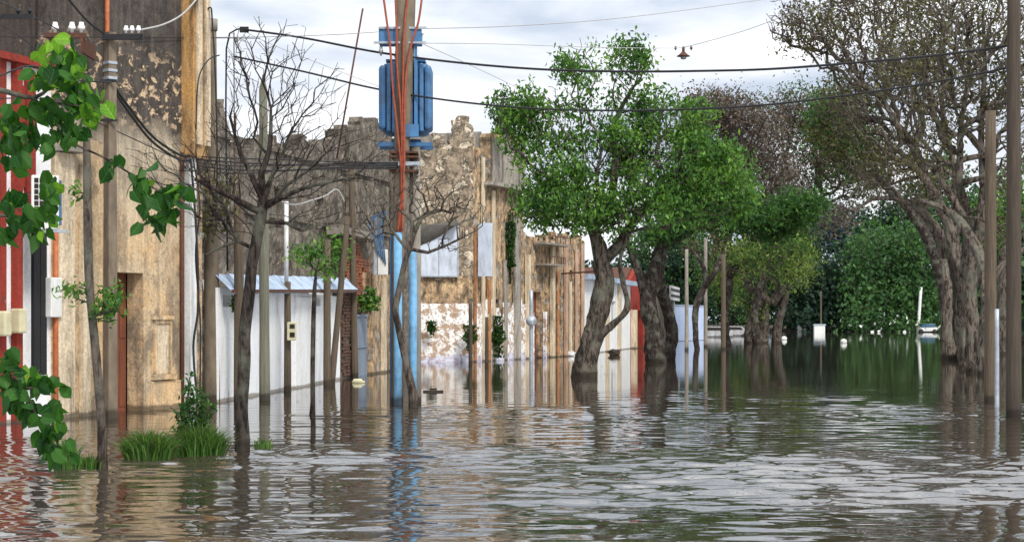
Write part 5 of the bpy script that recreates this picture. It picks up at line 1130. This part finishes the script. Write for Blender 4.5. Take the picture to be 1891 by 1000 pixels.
for (px, py, lab) in ((1318, 622, 'white van roof half under water right of the blue wall'), (1352, 620, 'white car half under water behind the brown pole')):
    c = G(px, py); rt = empty('flooded_car', c, T(lab, 'car', 'white vehicles standing in the flood')); 
    MB().prism([(-2.1, -.5), (2.1, -.5), (2.1, .5), (1.6, .75), (1.1, 1.2), (-1.2, 1.25), (-1.7, .75), (-2.1, .6)], -.8, .8).build('body', M['carpaint'], rt)
    MB().prism([(-1.3, .78), (1.25, .78), (.95, 1.1), (-1.1, 1.14)], -.83, -.803).build('window', M['dark'], rt)
    for s_ in (-1, 1): MB().tube([(s_ * 1.25, -.86, -.1), (s_ * 1.25, -.802, -.1)], .33, 14).build('wheel', M['black'], rt, True)
for (px, py, lab, z_) in ((1857, 640, 'white tub standing in water behind the dark pole, lower one', .3), (1855, 615, 'white board above the tub behind the dark pole', 1.9)):
    c = G(1856, 645); rt = empty('washed_up_tub' if z_ < 1 else 'notice_stand', c + Vector((.1, .1 if z_ < 1 else .5, z_)), T(lab, 'panel'))
    MB().box(-.4, .6, -.05, .05, -.1, .12).build('board', M['plastic'], rt); MB().box(.3, .4, -.04, .04, -1.2 if z_ > 1 else -.6, -.103).build('post', M['plastic'], rt)
c = G(1640, 613); rt = empty('flowering_bush', c, T('low bush with white blossoms at the foot of the far green tree', 'bush'))
rr = np.random.RandomState(4); q = rr.randn(400, 3) * [3.2, .6, .8] + [0, 0, 1.0]; q[:, 2] = np.abs(q[:, 2]) + .1
leafmesh('foliage', M['lf_far'], q, 3, .3, .5, rt, 3, .3, .7, (0, 0, 0), {'kind': 'stuff'}); leafmesh('blossom', M['plastic'], q[:34] + [0, -.9, 0], 1, .2, .62, rt, 4, .3, .9, (0, 0, 0), {'kind': 'stuff'})

# the wood far beyond the street end, one mass
rr = np.random.RandomState(8); n = 5200
q = np.stack([rr.uniform(-80, 190, n), rr.uniform(372, 400, n), rr.rand(n) ** .8], 1)
q[:, 2] *= np.array([13 + 5 * noise.noise(Vector((x * .05, 1, 0))) + 3 * noise.noise(Vector((x * .21, 5, 0))) for x in q[:, 0]])
leafmesh('far_wood', M['lf_fardark'], q, 8, .9, 1.3, None, 9, .2, .8, (0, 0, 0), dict(label='dark distant wood beyond the street end', category='wood', kind='stuff'))
# bits of leaf litter and twigs drifting on the water
q = []
for (px, py, n, sx, sy) in ((150, 880, 26, 1.2, .8), (446, 815, 26, .6, .5), (763, 760, 24, .9, .7), (1078, 690, 40, 1.6, 1.2), (860, 676, 30, 3, .5), (520, 735, 26, 3, 1.4), (1000, 664, 30, 4, .7), (1300, 780, 26, 5, 5), (1790, 700, 50, 2, 3), (700, 820, 20, 4, 3)):
    c = G(px, py); q += [(c.x + rr.randn() * sx, c.y + rr.randn() * sy, .016) for _ in range(n)]
q = np.array(q); k = len(q); a = rr.rand(k) * 6.28; h = .02 + .05 * rr.rand(k); v = []
for (x, y, z), t, l in zip(q, a, h):
    cx, sy_ = math.cos(t) * l, math.sin(t) * l; v += [(x - cx, y - sy_, z), (x + sy_ * .4, y - cx * .4, z + .01), (x + cx, y + sy_, z + .004), (x - sy_ * .4, y + cx * .4, z + .012)]
me = bpy.data.meshes.new('floating_litter'); me.from_pydata(v, [], [(4 * i, 4 * i + 1, 4 * i + 2, 4 * i + 3) for i in range(k)]); me.materials.append(M['lf_olive'])
link('floating_litter', me, None, dict(label='scattered leaves and bits drifting on the brown flood water', category='leaf litter', kind='stuff'))
